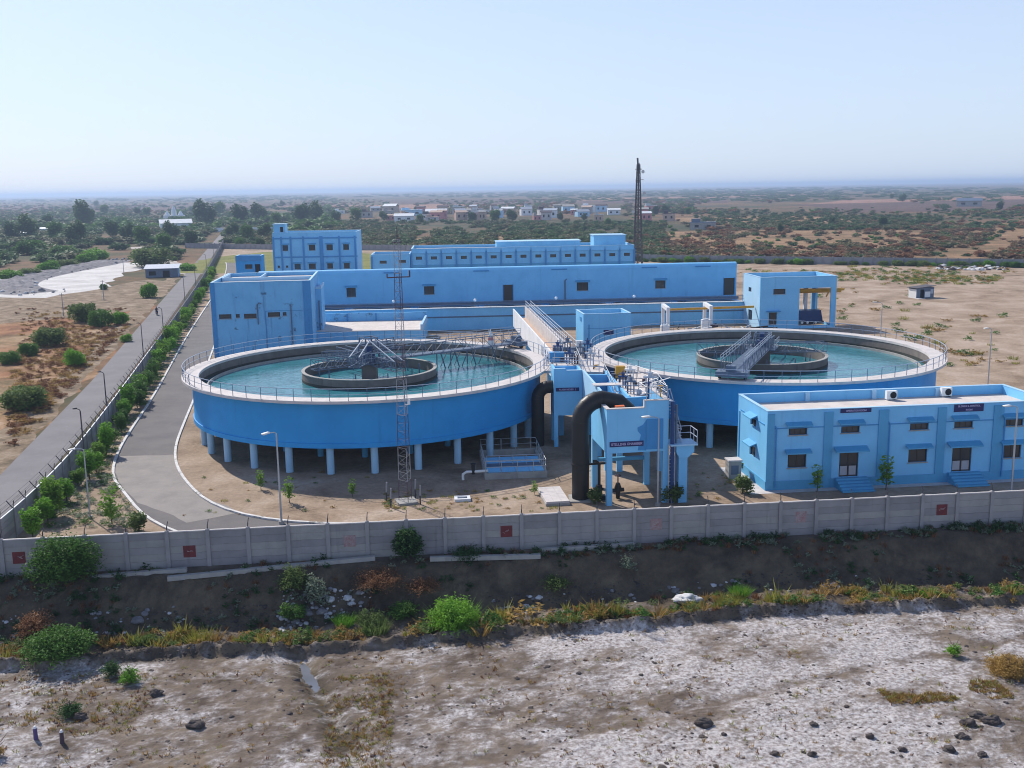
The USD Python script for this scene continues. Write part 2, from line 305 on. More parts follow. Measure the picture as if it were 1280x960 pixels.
def grid(T, S, zf, name, mt, **kw):
    t, s = np.meshgrid(T, S, indexing='ij'); z = zf(t, s)
    p = W0[None, None]+t[..., None]*WD+s[..., None]*WN
    v = np.concatenate([p, z[..., None]], -1).reshape(-1, 3); ns = len(S)
    i, j = np.meshgrid(np.arange(len(T)-1), np.arange(ns-1), indexing='ij'); k = (i*ns+j).ravel()
    f = np.stack([k, k+1, k+ns+1, k+ns], 1)[:, ::-1] if False else np.stack([k, k+ns, k+ns+1, k+1], 1)[:, ::-1]
    return obj(name, (v, f), mt, smooth=True, kind='structure', **kw), t, s, z
far = [(-20000, -2000, 3000), (-2000, -200, 300), (200, 2000, 300), (2000, 20001, 3000)]
# open land behind the wall line, out to the horizon
def far_z(t, s):
    P = np.stack([t*.004, s*.004, 0*t], -1)
    return -.05+0*P[..., 0]
T = axis(far+[(-200, 200, 100)]); T = np.unique(np.concatenate([T, np.arange(-2000, 2001, 100.)])); S = -axis([(0, 600, 150), (600, 3000, 100), (3000, 20001, 2000)])[::-1]
grid(T, S, far_z, 'ground', 'far_land')
# the field in front: salt crust, stubble and a bank up to the wall
M_salt = [(13, 26, 7, 3, 1.0), (28, 24, 9, 4, 1.0), (36, 15, 10, 3.5, .8), (40, 11, 9, 2, .9), (22, 10, 6, 1.2, .7), (17.5, 9.6, 3, .7, .8), (27, 16, 6, 2, .45), (16, 15, 5, 3, .5), (-1, 15, 3, 4, .5), (-7, 21, 5, 3, .3), (9, 10, 4, .7, .6), (32, 21, 5, 3, .6)]
M_brown = [(-4, 13, 8, 3, .6), (6.2, 15, 1.2, 5, .9), (24, 13, 7, 1.5, .6), (17, 11.5, 6, 1.0, .5), (36, 19.3, 3, .8, .9), (38, 22, 3, 1.5, .7), (-13, 15, 5, 5, .5), (0, 10, 5, 1.4, .5), (10, 13, 4, 2, .3)]
Tn = axis([(-34, 56, .16)]); Sn = axis([(0, 30, .14)])
Tall = np.unique(np.concatenate([axis(far), [-200, -150, -120, -90, -70, -55, -45, -38, 60, 66, 75, 90, 110, 150, 200], Tn]))
Sall = np.unique(np.concatenate([Sn, [30.5, 33, 38, 46, 60, 90, 150, 300, 800, 2500]]))
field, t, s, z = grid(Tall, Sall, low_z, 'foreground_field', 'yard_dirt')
P = np.stack([t, s, 0*t], -1); f1 = meshkit.fbm(P*.22, 5, 31); f2 = meshkit.fbm(P*1.3, 4, 33); f3 = meshkit.fbm(P*np.array([2.4, 5.0, 1]), 3, 35)
salt = .42+(f1-.5)*2.1
for a, b, ra, rb, k in M_salt: salt = salt+k*.34*np.exp(-((t-a)/ra)**2-((s-b)/rb)**2)
for a, b, ra, rb, k in M_brown: salt = salt-k*.6*np.exp(-((t-a)/ra)**2-((s-b)/rb)**2)
salt = salt-.55*np.exp(-((s-(25.0-.255*t)+(f1-.5)*2)/.45)**2)
salt = np.clip(salt, 0, 1)*sst((s-8.2)/1.0)
salt = np.clip(salt*1.15+(f2-.5)*1.3+(f3-.5)*1.2*sst((s-8.4)/.6), 0, 1)*sst((s-4.6)/1.2)
wet_and_shade = np.exp(-((t-(1.9+(s-9.1)*.32))/.9)**2)*sst((s-8)/1.5)*sst((26-s)/6)
wet_and_shade = np.clip(wet_and_shade+(s < 8.6)*sst((s-.2)/1)*.85*np.where(s < 5, 1, .6), 0, 1)  # besides the damp ditch, wall shade on the bank put into the soil colour
for nm, val in (('salt', salt), ('green', wet_and_shade)):  # green carries the ditch damp and the painted bank shade
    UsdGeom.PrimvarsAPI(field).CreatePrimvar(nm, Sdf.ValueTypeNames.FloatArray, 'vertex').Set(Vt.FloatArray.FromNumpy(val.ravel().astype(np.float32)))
mat('field_crust', {
    'g': ('geometry', {}), 'a': ('attribute', {'attribute': 'salt'}), 'w': ('attribute', {'attribute': 'green'}),
    'n1': ('noise_texture', {'scale': 4.2, 'detail': 7.0, 'roughness': .72}), 'n2': ('noise_texture', {'scale': .5, 'detail': 6.0, 'roughness': .65}), 'n3': ('noise_texture', {'scale': 9.0, 'detail': 4.0, 'roughness': .7}),
    's': ('math', {'math_type': 'multiply'}), 'o': ('math', {'math_type': 'subtract', 'value2': .53}), 'o2': ('math', {'math_type': 'multiply_add', 'value2': 3.9, 'value3': 1.0}),
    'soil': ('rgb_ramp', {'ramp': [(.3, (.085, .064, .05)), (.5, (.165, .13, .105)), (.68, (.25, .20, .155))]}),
    'wet_shade_soil': ('rgb_ramp', {'ramp': [(.3, (.04, .035, .024)), (.5, (.10, .08, .055)), (.7, (.17, .135, .09))]}),  # dark soil for the damp ditch and the painted shade of the bank
    'white': ('rgb_ramp', {'ramp': [(.25, (.27, .235, .225)), (.5, (.47, .44, .435)), (.75, (.69, .67, .68))]}),
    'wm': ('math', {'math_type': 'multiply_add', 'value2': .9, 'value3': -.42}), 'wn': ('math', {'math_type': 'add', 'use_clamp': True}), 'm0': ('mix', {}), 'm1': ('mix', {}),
    'cl': ('math', {'math_type': 'add', 'use_clamp': True}), 'b': ('bump', {'strength': 1.0, 'distance': .13}), 'ad': ('math', {'math_type': 'multiply_add', 'value2': .4}),
    'p': ('principled_bsdf', {'roughness': .95, 'specular_ior_level': .12})},
    [('g.position', 'n1.vector'), ('g.position', 'n2.vector'), ('g.position', 'n3.vector'), ('n2.fac', 'soil.fac'), ('n2.fac', 'wet_shade_soil.fac'), ('n1.fac', 'white.fac'),
     ('n1.fac', 'o.value1'), ('o.value', 'o2.value1'), ('a.fac', 's.value1'), ('o2.value', 's.value2'), ('s.value', 'cl.value1'),
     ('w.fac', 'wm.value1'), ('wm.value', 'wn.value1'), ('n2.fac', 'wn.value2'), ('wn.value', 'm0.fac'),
     ('soil.color', 'm0.color1'), ('wet_shade_soil.color', 'm0.color2'), ('m0.color', 'm1.color1'), ('white.color', 'm1.color2'), ('cl.value', 'm1.fac'), ('m1.color', 'p.base_color'),
     ('n3.fac', 'ad.value1'), ('n1.fac', 'ad.value3'), ('ad.value', 'b.height'), ('b.normal', 'p.normal')])
# math nodes keep a second operand of 0 where nothing is linked
for nm in ('cl',): UsdShade.Shader(stage.GetPrimAtPath('/World/Looks/field_crust/'+nm)).CreateInput('value2', Sdf.ValueTypeNames.Float).Set(0.0)
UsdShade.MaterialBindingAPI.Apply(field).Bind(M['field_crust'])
def gz(x, y):
    t, s = to_ts(np.asarray(x, float), np.asarray(y, float)); return np.where(s > 0, low_z(t, s), 0.0)

def sheet(name, pts, z, mt, kind='structure', **kw):
    t_ = trimesh.creation.triangulate_polygon(Polygon(pts), engine='earcut')
    v = np.c_[t_[0], np.full(len(t_[0]), z)]
    tm = trimesh.Trimesh(v, t_[1], process=False)
    if tm.face_normals[:, 2].mean() < 0: tm.invert()
    return obj(name, (np.array(tm.vertices), np.array(tm.faces)), mt, kind=kind, **kw)
def spline(pts, n=60):
    from scipy.interpolate import PchipInterpolator, make_interp_spline
    p = np.asarray(pts, float); u = np.r_[0, np.cumsum(np.linalg.norm(np.diff(p, axis=0), axis=1))]
    return make_interp_spline(u, p, k=min(3, len(p)-1))(np.linspace(0, u[-1], n))
def wobble(poly, amp, seed, step=3.0):
    """the outline of a patch of ground, made uneven"""
    out = []; p = np.asarray(poly, float)
    for a, b in zip(p, np.roll(p, -1, 0)):
        k = max(2, int(np.linalg.norm(b-a)/step))
        for i in range(k): out.append(a+(b-a)*i/k)
    o = np.array(out); n1 = meshkit.fbm(np.c_[o/step/3, o[:, 0]*0], 3, seed)-.5; n2 = meshkit.fbm(np.c_[o/step/3, o[:, 0]*0+7], 3, seed+1)-.5
    return o+2*amp*np.c_[n1, n2]
# plant yard inside the walls
BACK = [(-150, 480), (-104.6, 456), (-46, 435), (20, 375), (51, 346), (92, 328), (147.5, 304), (260, 250)]
FENCE = spline([(-36.4, 65.4), (-38.9, 85), (-42.6, 102.9), (-49.6, 133.5), (-69.6, 219.9), (-128.5, 461.6), (-140, 508)], 200)
YARD = [tuple(p) for p in FENCE] + BACK[1:] + [(260, 90), tuple(ws(200, -.05)[:2]), tuple(ws(-20.4, -.05)[:2])]
sheet('plant_yard', YARD, 0.0, 'yard_dirt')
# land left of the outer road
sheet('orange_ground', wobble([(-47.5, 92), (-60.5, 145), (-75, 205), (-82, 236), (-98, 240), (-105, 225), (-108, 195), (-95, 150), (-75, 100), (-60, 85)], 5, 3), -.04, 'orange_land')
sheet('salt_flat', wobble([(-104, 255), (-122, 251), (-160, 262), (-190, 300), (-172, 345), (-150, 384), (-133, 388), (-128, 362), (-122, 318), (-110, 285)], 4, 5), -.036, 'salt_pad')
sheet('road_verge', wobble([(-44.5, 82), (-60.2, 146), (-74.6, 206), (-100.8, 317), (-105, 317), (-79, 206), (-64.5, 146), (-49, 84)], 1.5, 9, 2.), -.032, 'road_side')
for nm, q, mt, sd, zz in (('dry_land', [(800, 290), (930, 288), (1100, 284), (1330, 276), (1330, 320), (1100, 326), (900, 322), (800, 318)], 'dry_grass', 41, -.034), ('dry_land', [(455, 300), (560, 296), (650, 294), (780, 296), (820, 302), (820, 322), (640, 322), (455, 318)], 'dry_grass', 43, -.03),
                          ('dry_land', [(830, 272), (1000, 270), (1100, 274), (1000, 281), (850, 282)], 'dry_grass', 45, -.026), ('ploughed_field', [(1000, 256), (1330, 248), (1330, 262), (1050, 266)], 'ploughed', 47, -.03), ('pink_field', [(1060, 250), (1330, 243), (1330, 247.5), (1010, 255)], 'pink_field', 49, -.026),
                          ('ploughed_field', [(-60, 259), (90, 257), (330, 254), (470, 256), (300, 262), (-60, 268)], 'ploughed', 51, -.03), ('pink_field', [(330, 258), (560, 255), (700, 257), (520, 261)], 'pink_field', 53, -.026), ('ploughed_field', [(480, 250), (900, 247), (900, 254), (500, 255)], 'ploughed', 55, -.03), ('dry_land', [(-60, 370), (60, 372), (190, 350), (215, 352), (180, 385), (130, 394), (60, 400), (-60, 410)], 'road_side', 59, -.05), ('pink_field', [(690, 249), (1000, 243), (1000, 245), (700, 252)], 'pink_field', 57, -.022)):
    sheet(nm, wobble([tuple(at(*p_, 0)[:2]) for p_ in q], 12 if 280 < q[0][1] < 340 else 4 if q[0][1] > 340 else 30, sd, 25.0 if 280 < q[0][1] < 340 else 5.0 if q[0][1] > 340 else 120.0), zz+.02, mt)
sheet('pale_track', wobble([(-92, 330), (-140, 415), (-175, 500), (-182, 498), (-146, 410), (-100, 320)], 2, 11), -.034, 'salt_verge')
sheet('grass_field', wobble([(-108, 330), (-64, 320), (-40, 330), (-38, 400), (-60, 420), (-105, 440), (-118, 400)], 3, 13), .004, 'green_field')
sheet('outer_road', [(-37.0, 66), (-52.6, 137.1), (-73.2, 224.6), (-139, 497.3), (-186, 690), (-190, 690), (-143.6, 497.3), (-78.2, 224.6), (-57.1, 137.1), (-41.3, 66)], -.026, 'outer_asphalt')
KL = spline([(-103, 375), (-69.2, 234.9), (-52.3, 158.3), (-44.0, 122.0), (-40.7, 106.3), (-38.5, 97.1), (-37.0, 92.2), (-35.5, 88.5), (-33.2, 84.5), (-29.1, 77.9), (-25.1, 73.6), (-19, 70.0)], 140)
KR = spline([(-97.5, 373), (-64, 233), (-47.2, 160), (-39.4, 125.3), (-35.5, 107.5), (-32.7, 96.7), (-29.8, 89.5), (-28.3, 86.6), (-25.1, 81.5), (-21.9, 78.3), (-18.8, 76.5), (-14.5, 75.3), (-8, 75.2)], 140)
EAST = [tuple(ws(22, -6.6)[:2]), tuple(ws(22, -1.0)[:2]), tuple(ws(2, -1.0)[:2])]
sheet('inner_road', [tuple(p) for p in KR]+EAST+[tuple(p) for p in KL[::-1]], .006, 'asphalt')
sheet('dusty_apron', wobble([(-38.3, 97), (-32.9, 97.2), (-28, 86.2), (-22, 78.5), (-25, 76), (-31, 81.5), (-36, 90)], .7, 17, 1.2), .0105, 'worn_asphalt')
def kerb(name, line, label, w=.24, h=.14):
    b = MB(); L = np.c_[line, np.zeros(len(line))]
    d = np.gradient(L, axis=0); d /= np.linalg.norm(d, axis=1)[:, None]; n = np.c_[-d[:, 1], d[:, 0], 0*d[:, 0]]
    a = L-n*w/2; c = L+n*w/2; k = len(L)
    v = np.vstack([a, a+[0, 0, h], c+[0, 0, h], c])
    f = [(i+j*k, i+1+j*k, i+1+(j+1)*k, i+(j+1)*k) for j in range(3) for i in range(k-1)]
    obj(name, b.add(v, [q[::-1] for q in f]), 'kerb_paint', smooth=False, label=label, cat='kerb')
kerb('road_kerb', KL, 'white painted kerb on the hedge side of the inner road'); kerb('road_kerb', KR, 'white painted kerb curving round the left tank side of the inner road')
sheet('building_apron', [tuple(np.array([20.9, 82.3])+np.array(p)@np.array([[.994, .108], [-.108, .994]])) for p in ((-1.6, -.9), (26, -.9), (26, 0), (-.01, 0), (-.01, 7.5), (-1.6, 7.5))], .02, 'walkway_concrete')

# ------------------------------------------------------------------ precast walls and fences
def wall_run(t, base, n, pitch, up_to, height, mats, first=0, last_post=True):
    """posts, coping pieces and stacked precast panels of one wall, along local x"""
    ph = height/5
    for i in range(n+1):
        x = i*pitch
        if i < n or last_post:
            obj('post', MB().box(x-.13, x+.13, -.13, .13, -.4, height+.10).add(*pyramid(x, 0, height+.10, .13, .09)), 'precast', t)
            obj('wire_bracket', MB().bar((x, 0, height+.1), (x+.02, .02, height+.42), .05).bar((x+.02, .02, height+.42), (x+.05, .3, height+.68), .045), 'cable', t)
        if i < n:
            for k in range(5):
                dy = rnd.uniform(-.012, .012)
                obj('panel', MB().box(x+.131, x+pitch-.131, -.03+dy, .03+dy, k*ph+.012 if k else -.35, (k+1)*ph-.004), rnd.choice(mats), t)
            obj('coping', MB().box(x+.135, x+pitch-.135, -.07, .07, height, height+.07), 'walkway_concrete', t)
def pyramid(x, y, z, w, h):
    return [(x-w, y-w, z), (x+w, y-w, z), (x+w, y+w, z), (x-w, y+w, z), (x, y, z+h)], [(0, 1, 4), (1, 2, 4), (2, 3, 4), (3, 0, 4)]
fw = thing('boundary_wall', 'long grey precast wall running across the foreground in front of the plant', 'wall', ws(-10.21-2.68*4, 0), WANG)
wall_run(fw, 0, 29, 2.68, 0, 2.5, ['precast', 'precast_b', 'precast_c'])
# plinth beams that lie along the foot of the wall
for (t0, s0, z0), (t1, s1, z1), lab in (((-12.3, 1.0, -.05), (-6.2, .9, .12), 'short grey concrete beam half buried beside the dark shrub at the wall foot'), ((-7.3, 1.75, -.12), (6.35, .6, .16), 'longest grey concrete beam lying loose along the foot of the wall'),
                            ((10.1, 1.2, .1), (17.7, 1.5, -.02), 'grey concrete beam at the wall foot below the dark red notice'), ((17.9, .8, .14), (24.5, .6, .14), 'grey concrete beam end to end with its neighbour under the pipe chamber')):
    obj('fallen_beam', MB().bar(ws(t0, s0, z0), ws(t1, s1, z1), .32, .3), 'grey_concrete', label=lab, cat='concrete beam')
# painted notices on the wall
def notice(t, kind, label, w=.82, zc=1.45):
    o = thing('wall_notice', label, 'notice', ws(t, .036), WANG)
    obj('board', MB().box(-w/2, w/2, -.012, .012, zc-w/2, zc+w/2), kind, o)
    rr = random.Random(int(t*10)); tx = 'faded_text'
    b = MB()
    for k in range(7 if kind == 'notice_faded' else 4):
        x = rr.uniform(-.3, .1); zz = zc+rr.uniform(-.3, .3) if kind == 'notice_faded' else zc+rr.uniform(-.06, .1)
        b.bar((x, -.016, zz), (x+rr.uniform(.08, .25), -.016, zz+rr.uniform(-.1, .1)), .05, .012)
    obj('faded_marks', b, tx, o)
def on_wall(u, v):
    d = FW+(u-640)/F*RT+(480-v)/F*UP; w = np.array([*W0, 0])-np.array([0, 0, CH]); n = np.array([*WN, 0]); q_ = d*((w@n)/(d@n)); return float((q_[:2]-W0)@WD), float(q_[2]+CH)
for px_, kind, lab in (((24, 697), 'notice_red', 'dark brown notice square on the wall beside the big acacia'), ((237, 689), 'notice_red', 'dull red painted notice square on the wall above the longest loose beam'), ((437, 676), 'notice_faded', 'peeled white and brown notice square on the wall left of the wall shrub'),
                  ((633, 664), 'notice_red', 'dark red notice with a pale emblem on the wall below the concrete slab'), ((820, 655), 'notice_faded', 'almost faded pink notice square on the wall below the stilling chamber lamp'),
                  ((1001, 646), 'notice_faded', 'worn brown and white notice square on the wall in front of the first window'), ((1177, 637), 'notice_red', 'bright red notice square on the wall in front of the second steps')):
    tt, zz = on_wall(*px_); notice(tt, kind, lab, .82, zz)
# left fence: precast wall with outward brackets and wires
def polyline_walk(line, step):
    d = np.r_[0, np.cumsum(np.linalg.norm(np.diff(line, axis=0), axis=1))]
    return np.c_[np.interp(np.arange(0, d[-1], step), d, line[:, 0]), np.interp(np.arange(0, d[-1], step), d, line[:, 1])]
fp = polyline_walk(FENCE, 2.68)
lf = thing('side_fence', 'precast fence with wire outriggers running beside the outer road', 'fence', (0, 0, 0))
FH = 2.2
def fence_bits(a, b, i, parts):
    ang = math.degrees(math.atan2(b[1]-a[1], b[0]-a[0])); L = np.linalg.norm(b-a)
    o = (a[0], a[1], 0)
    post = MB().box(-.12, .12, -.12, .12, -.3, FH+.06).rot(ang, o)
    br = MB().bar((0, 0, FH), (0, .42, FH+.62), .055).bar((0, 0, FH), (0, -.1, FH+.62), .05).rot(ang, o)
    pans = [MB().box(.121, L-.121, -.03, .03, k*FH/5+(.012 if k else -.3), (k+1)*FH/5-.004).rot(ang, o) for k in range(5)]
    cop = MB().box(.125, L-.125, -.06, .06, FH, FH+.05).rot(ang, o)
    return post, br, pans, cop
stuff = MB()
for i in range(len(fp)-1):
    post, br, pans, cop = fence_bits(fp[i], fp[i+1], i, None)
    if i < 34:
        obj('post', post, 'precast', lf); obj('wire_bracket', br, 'cable', lf); obj('coping', cop, 'white_paint', lf)
        for p_ in pans: obj('panel', p_, rnd.choice(['precast', 'precast_b', 'precast_c']), lf)
    else:
        for q_ in (post, br, cop, *pans): stuff.add(*q_.mesh())
obj('far_panels', stuff, 'precast', lf, kind='stuff')
wr = MB()
for dz, off in ((.05, .06), (.22, .16), (.42, .30), (.62, .42), (.62, -.1), (.35, -.05)):
    pts = []
    for i in range(len(fp)):
        a = fp[max(i-1, 0)]; b = fp[min(i+1, len(fp)-1)]; d = (b-a)/np.linalg.norm(b-a)
        pts.append((fp[i][0]-d[1]*off, fp[i][1]+d[0]*off, FH+dz))
    wr.tube(pts, .012, 4)
obj('fence_wire', wr, 'cable', lf)
# rear boundary wall
bw = thing('rear_wall', 'long pale wall closing the far side of the plant yard', 'wall', (0, 0, 0)); b = MB(); c = MB()
bp = polyline_walk(np.array(BACK, float), 3.0)
for a_, b_ in zip(bp[:-1], bp[1:]):
    b.bar((*a_, 1.15), (*b_, 1.15), .1, 2.3); c.box(a_[0]-.17, a_[0]+.17, a_[1]-.17, a_[1]+.17, 0, 2.5)
obj('panels', b, 'precast', bw); obj('posts', c, 'precast_b', bw, kind='stuff')

# ------------------------------------------------------------------ the two raised clarifier tanks
C1, C2 = np.array([-14.92, 106.56]), np.array([27.52, 111.87])
RO, ZT = 18.86, 7.0
def truss(L0, L1, hw, z0, z1, bays, chord=.085, web=.045):
    b = MB()
    for y in (-hw, hw):
        b.bar((L0, y, z0), (L1, y, z0), chord).bar((L0, y, z1), (L1, y, z1), chord)
        xs = np.linspace(L0, L1, bays+1)
        for i, x in enumerate(xs):
            b.bar((x, y, z0), (x, y, z1), web)
            if i < bays: b.bar((x, y, z0 if i % 2 else z1), (xs[i+1], y, z1 if i % 2 else z0), web)
    for x in np.linspace(L0, L1, bays+1): b.bar((x, -hw, z0), (x, hw, z0), web)
    return b
def rails(L0, L1, hw, z, n, h=1.05, r=.028):
    b = MB()
    for y in (-hw, hw):
        for k in (1, .52): b.tube([(L0, y, z+h*k), (L1, y, z+h*k)], r, 6)
        for x in np.linspace(L0, L1, n): b.tube([(x, y, z), (x, y, z+h)], r, 6)
    return b
def tank(c, label, off, gap):
    t = thing('clarifier_tank', label, 'water tank', (c[0], c[1], 0))
    for i in range(27):
        a = math.radians(off+i*360/27)
        obj('column', MB().tube([(17.05*math.cos(a), 17.05*math.sin(a), -.2), (17.05*math.cos(a), 17.05*math.sin(a), 2.7)], .34, 20), 'blue_pale', t, 40)
    for R, n in ((11.2, 16), (6.0, 9)):
        for i in range(n):
            a = math.radians(i*360/n+4)
            obj('inner_column', MB().tube([(R*math.cos(a), R*math.sin(a), -.2), (R*math.cos(a), R*math.sin(a), 2.7)], .3, 12), 'blue_plinth', t, 40)
    obj('hopper', MB().lathe([(13.0, 2.58), (8.5, -.1)], 64), 'stained_concrete', t, 40)  # cone added to block light, keeps it dark behind the columns
    obj('basin_wall', MB().ring(17.5, 17.88, 2.86, ZT-.26, 144), 'blue_deep', t, 30)
    obj('base_beam', MB().ring(16.4, 17.98, 2.55, 2.98, 144).lathe([(0, 2.6), (16.4, 2.62), (16.4, 2.9), (0, 2.9)], 96), 'blue_deep', t, 30)
    obj('walkway', MB().ring(17.2, RO, ZT-.258, ZT, 144), 'walkway_concrete', t, 30)
    obj('launder_wall', MB().ring(17.25, 17.49, 4.2, ZT-.262, 144), 'stained_concrete', t, 30)
    obj('weir', MB().ring(16.36, 16.5, 4.2, 5.93, 144), 'grey_concrete', t, 30)
    obj('feed_well', MB().ring(6.75, 7.0, 4.2, 6.62, 96), 'stained_concrete', t, 30)
    obj('well_rim', MB().ring(6.70, 7.05, 6.622, 6.69, 96), 'grey_concrete', t, 30)
    obj('water', MB().lathe([(0, 5.66), (17.24, 5.66)], 96), 'tank_water', t, True)
    obj('waterline_stain', MB().ring(17.2, 17.249, 5.3, 6.0, 144).ring(7.001, 7.03, 5.3, 5.95, 96), 'scum', t, 30)
    obj('centre_pier', MB().box(-.75, .75, -.75, .75, 3.0, 7.1), 'stained_concrete', t)
    rl = obj('railing', MB().ring(18.70, 18.75, ZT+1.05, ZT+1.10, 144).ring(18.71, 18.74, ZT+.52, ZT+.56, 144), 'rail_paint', t)
    for i in range(72):
        a = math.radians(i*5+2)
        obj('rail_post', MB().tube([(18.72*math.cos(a), 18.72*math.sin(a), ZT), (18.72*math.cos(a), 18.72*math.sin(a), ZT+1.07)], .03, 6), 'rail_dark', rl)
    for i in range(10):
        a = math.radians(i*36+10)
        obj('well_hanger', MB().tube([(5.2*math.cos(a), 5.2*math.sin(a), 4.5), (5.2*math.cos(a), 5.2*math.sin(a), 6.9)], .07, 6), 'steel_grey', t)
    return t
tank(C1, 'left round blue water tank raised on columns behind the lattice mast', -95, 0)
tank(C2, 'right round blue water tank raised on columns behind the low two-row window building', -93, 0)

def bridge(c, ang, L, label, z=7.45, h=1.25, low=True, hw=.75):
    t = thing('scraper_bridge', label, 'bridge', (c[0], c[1], 0), ang)
    obj('side_truss', truss(.8, L, hw, z, z+h, 14), 'steel_grey', t)
    dk = MB()
    for x in np.arange(.8, L-.05, .45): dk.box(x, x+.42, -hw+.05, hw-.05, z+.05, z+.10)
    obj('deck', dk, 'steel_grey', t)
    obj('railing', rails(.8, L, hw+.07, z+h, 12, .55), 'steel_light', t)
    ec = obj('end_carriage', MB().box(L-.9, L+.5, -1.5, 1.5, 7.28, 7.75).box(L-.5, L+.3, -.55, .3, 7.75, 8.3), 'steel_grey', t)
    for y in (-1.2, 1.2): obj('wheel', MB().tube([(L-.2, y-.12, 7.22), (L-.2, y+.12, 7.22)], .22, 14), 'rubber', ec)
    if low:
        for x in (8.4, 10.2, 12.4, 15.2):
            obj('scraper_arm', MB().bar((x, -.6, z), (x+.9, -.2, 5.3), .1).bar((x+1.8, -.6, z), (x+1.0, -.2, 5.3), .1).bar((x+.2, .6, z), (x+.2, .6, 5.3), .1).bar((x+1.6, .6, z), (x+.5, .6, 5.4), .08), 'steel_grey', t)
    return t
def centre(c, ang, label, arms, ztop):
    t = thing('drive_cage', label, 'scraper drive', (c[0], c[1], 0), ang)
    b = MB()
    for x, y in ((-.9, -.9), (.9, -.9), (.9, .9), (-.9, .9)): b.bar((x, y, 7.1), (x*.75, y*.75, ztop), .14)
    for k in np.linspace(7.6, ztop, 4):
        w = .9-.22*(k-7.1)/(ztop-7.1)
        for p, q_ in (((-w, -w), (w, -w)), ((w, -w), (w, w)), ((w, w), (-w, w)), ((-w, w), (-w, -w))): b.bar((*p, k), (*q_, k), .09)
    obj('frame', b, 'steel_grey', t)
    obj('gearbox', MB().tube([(0, 0, 7.1), (0, 0, 8.2)], .62, 18).tube([(0, 0, 8.2), (0, 0, 9.0)], .3, 12), 'machine_blue', t, 40)
    obj('platform', MB().box(-1.6, 1.6, -1.6, 1.6, 7.3, 7.4), 'steel_grey', t)
    obj('platform_rail', rails(-1.6, 1.6, 1.6, 7.4, 4), 'steel_light', t)
    for a, L, zz, stay in arms:
        ar = truss(1.0, L, .55, zz, zz+1.0, 6).rot(a); obj('arm', ar, 'steel_grey', t)
        if stay: obj('stay', MB().bar((.6, -.4, ztop-.1), (L-.3, -.5, zz+1.0), .09).bar((.6, .4, ztop-.1), (L-.3, .5, zz+1.0), .09).rot(a), 'steel_light', t)
    return t
bridge(C1, 35.3, 19.0, 'long lattice scraper bridge from the left tank centre to its rim beside the sloping channel')
centre(C1, 35.3, 'tangled blue drive frame with stay rods at the middle of the left tank', [(90, 6.6, 7.2, False), (180, 6.4, 7.2, False), (270, 6.6, 7.2, True), (135, 5.0, 7.4, False), (225, 5.2, 7.6, True), (20, 4.6, 8.3, False)], 9.9)
bridge(C2, -112.3, 17.9, 'lattice walkway bridge from the right tank centre towards the near rim', low=False, hw=1.05)
centre(C2, -112.3, 'low drive frame with two lattice arms at the middle of the right tank', [(112.3, 7.0, 6.9, False), (-71.7, 7.0, 6.9, False), (180, 5.5, 7.0, False)], 9.0)
# white and red cone on the left bridge
g = C1+np.array([math.cos(math.radians(35.3)), math.sin(math.radians(35.3))])*15.4
t = thing('motor_cover', 'white and pink tapered cover standing on the left tank bridge', 'cover', (g[0], g[1]+.2, 7.55))
obj('skirt', MB().lathe([(.40, 0), (.36, .55), (.0, .55)], 16), 'ac_white', t, 40); obj('band', MB().lathe([(.34, .552), (.27, .9), (0, .9)], 16), 'pink_paint', t, 40); obj('tip', MB().lathe([(.25, .902), (.05, 1.75), (0, 1.75)], 16), 'ac_white', t, 40)

# ------------------------------------------------------------------ buildings
def holes(w, z0, z1, ops):
    p = sbox(0, z0, w, z1)
    for x0, x1, a, b in ops: p = p.difference(sbox(x0, a, x1, b))
    return p
def fit_window(t, x0, x1, z0, z1, y=.16, glass='window_glass', frame='door_brown', mull=1, sill=True, chajja=0, fn=None):
    """frame, panes, sill and sunshade of an opening of a wall that faces local -y"""
    fn = fn or (lambda m_: m_)
    fr = MB(); f = .07
    fr.box(x0, x0+f, y-.03, y+.04, z0, z1).box(x1-f, x1, y-.03, y+.04, z0, z1).box(x0+f, x1-f, y-.03, y+.04, z0, z0+f).box(x0+f, x1-f, y-.03, y+.04, z1-f, z1)
    xs = np.linspace(x0+f, x1-f, mull+2)
    for x in xs[1:-1]: fr.box(x-.03, x+.03, y-.028, y+.038, z0+f, z1-f)
    w = obj('window', fn(fr), frame, t)
    for a, b in zip(xs[:-1], xs[1:]): obj('pane', fn(MB().box(a+.031, b-.031, y-.005, y+.01, z0+f+.001, z1-f-.001)), glass, w)
    if sill: obj('sill', fn(MB().box(x0-.08, x1+.08, -.07, -.003, z0-.09, z0-.005)), 'grey_concrete', w)
    if chajja:
        h = z1+.12
        obj('sunshade', fn(MB().add([(x0-.3, -.003, h+.34), (x1+.3, -.003, h+.34), (x1+.3, -chajja, h+.1), (x0-.3, -chajja, h+.1), (x0-.3, -.003, h+.24), (x1+.3, -.003, h+.24), (x1+.3, -chajja, h), (x0-.3, -chajja, h)],
            [(3, 2, 1, 0), (4, 5, 6, 7), (0, 1, 5, 4), (1, 2, 6, 5), (2, 3, 7, 6), (3, 0, 4, 7)])), 'blue_plinth', w)
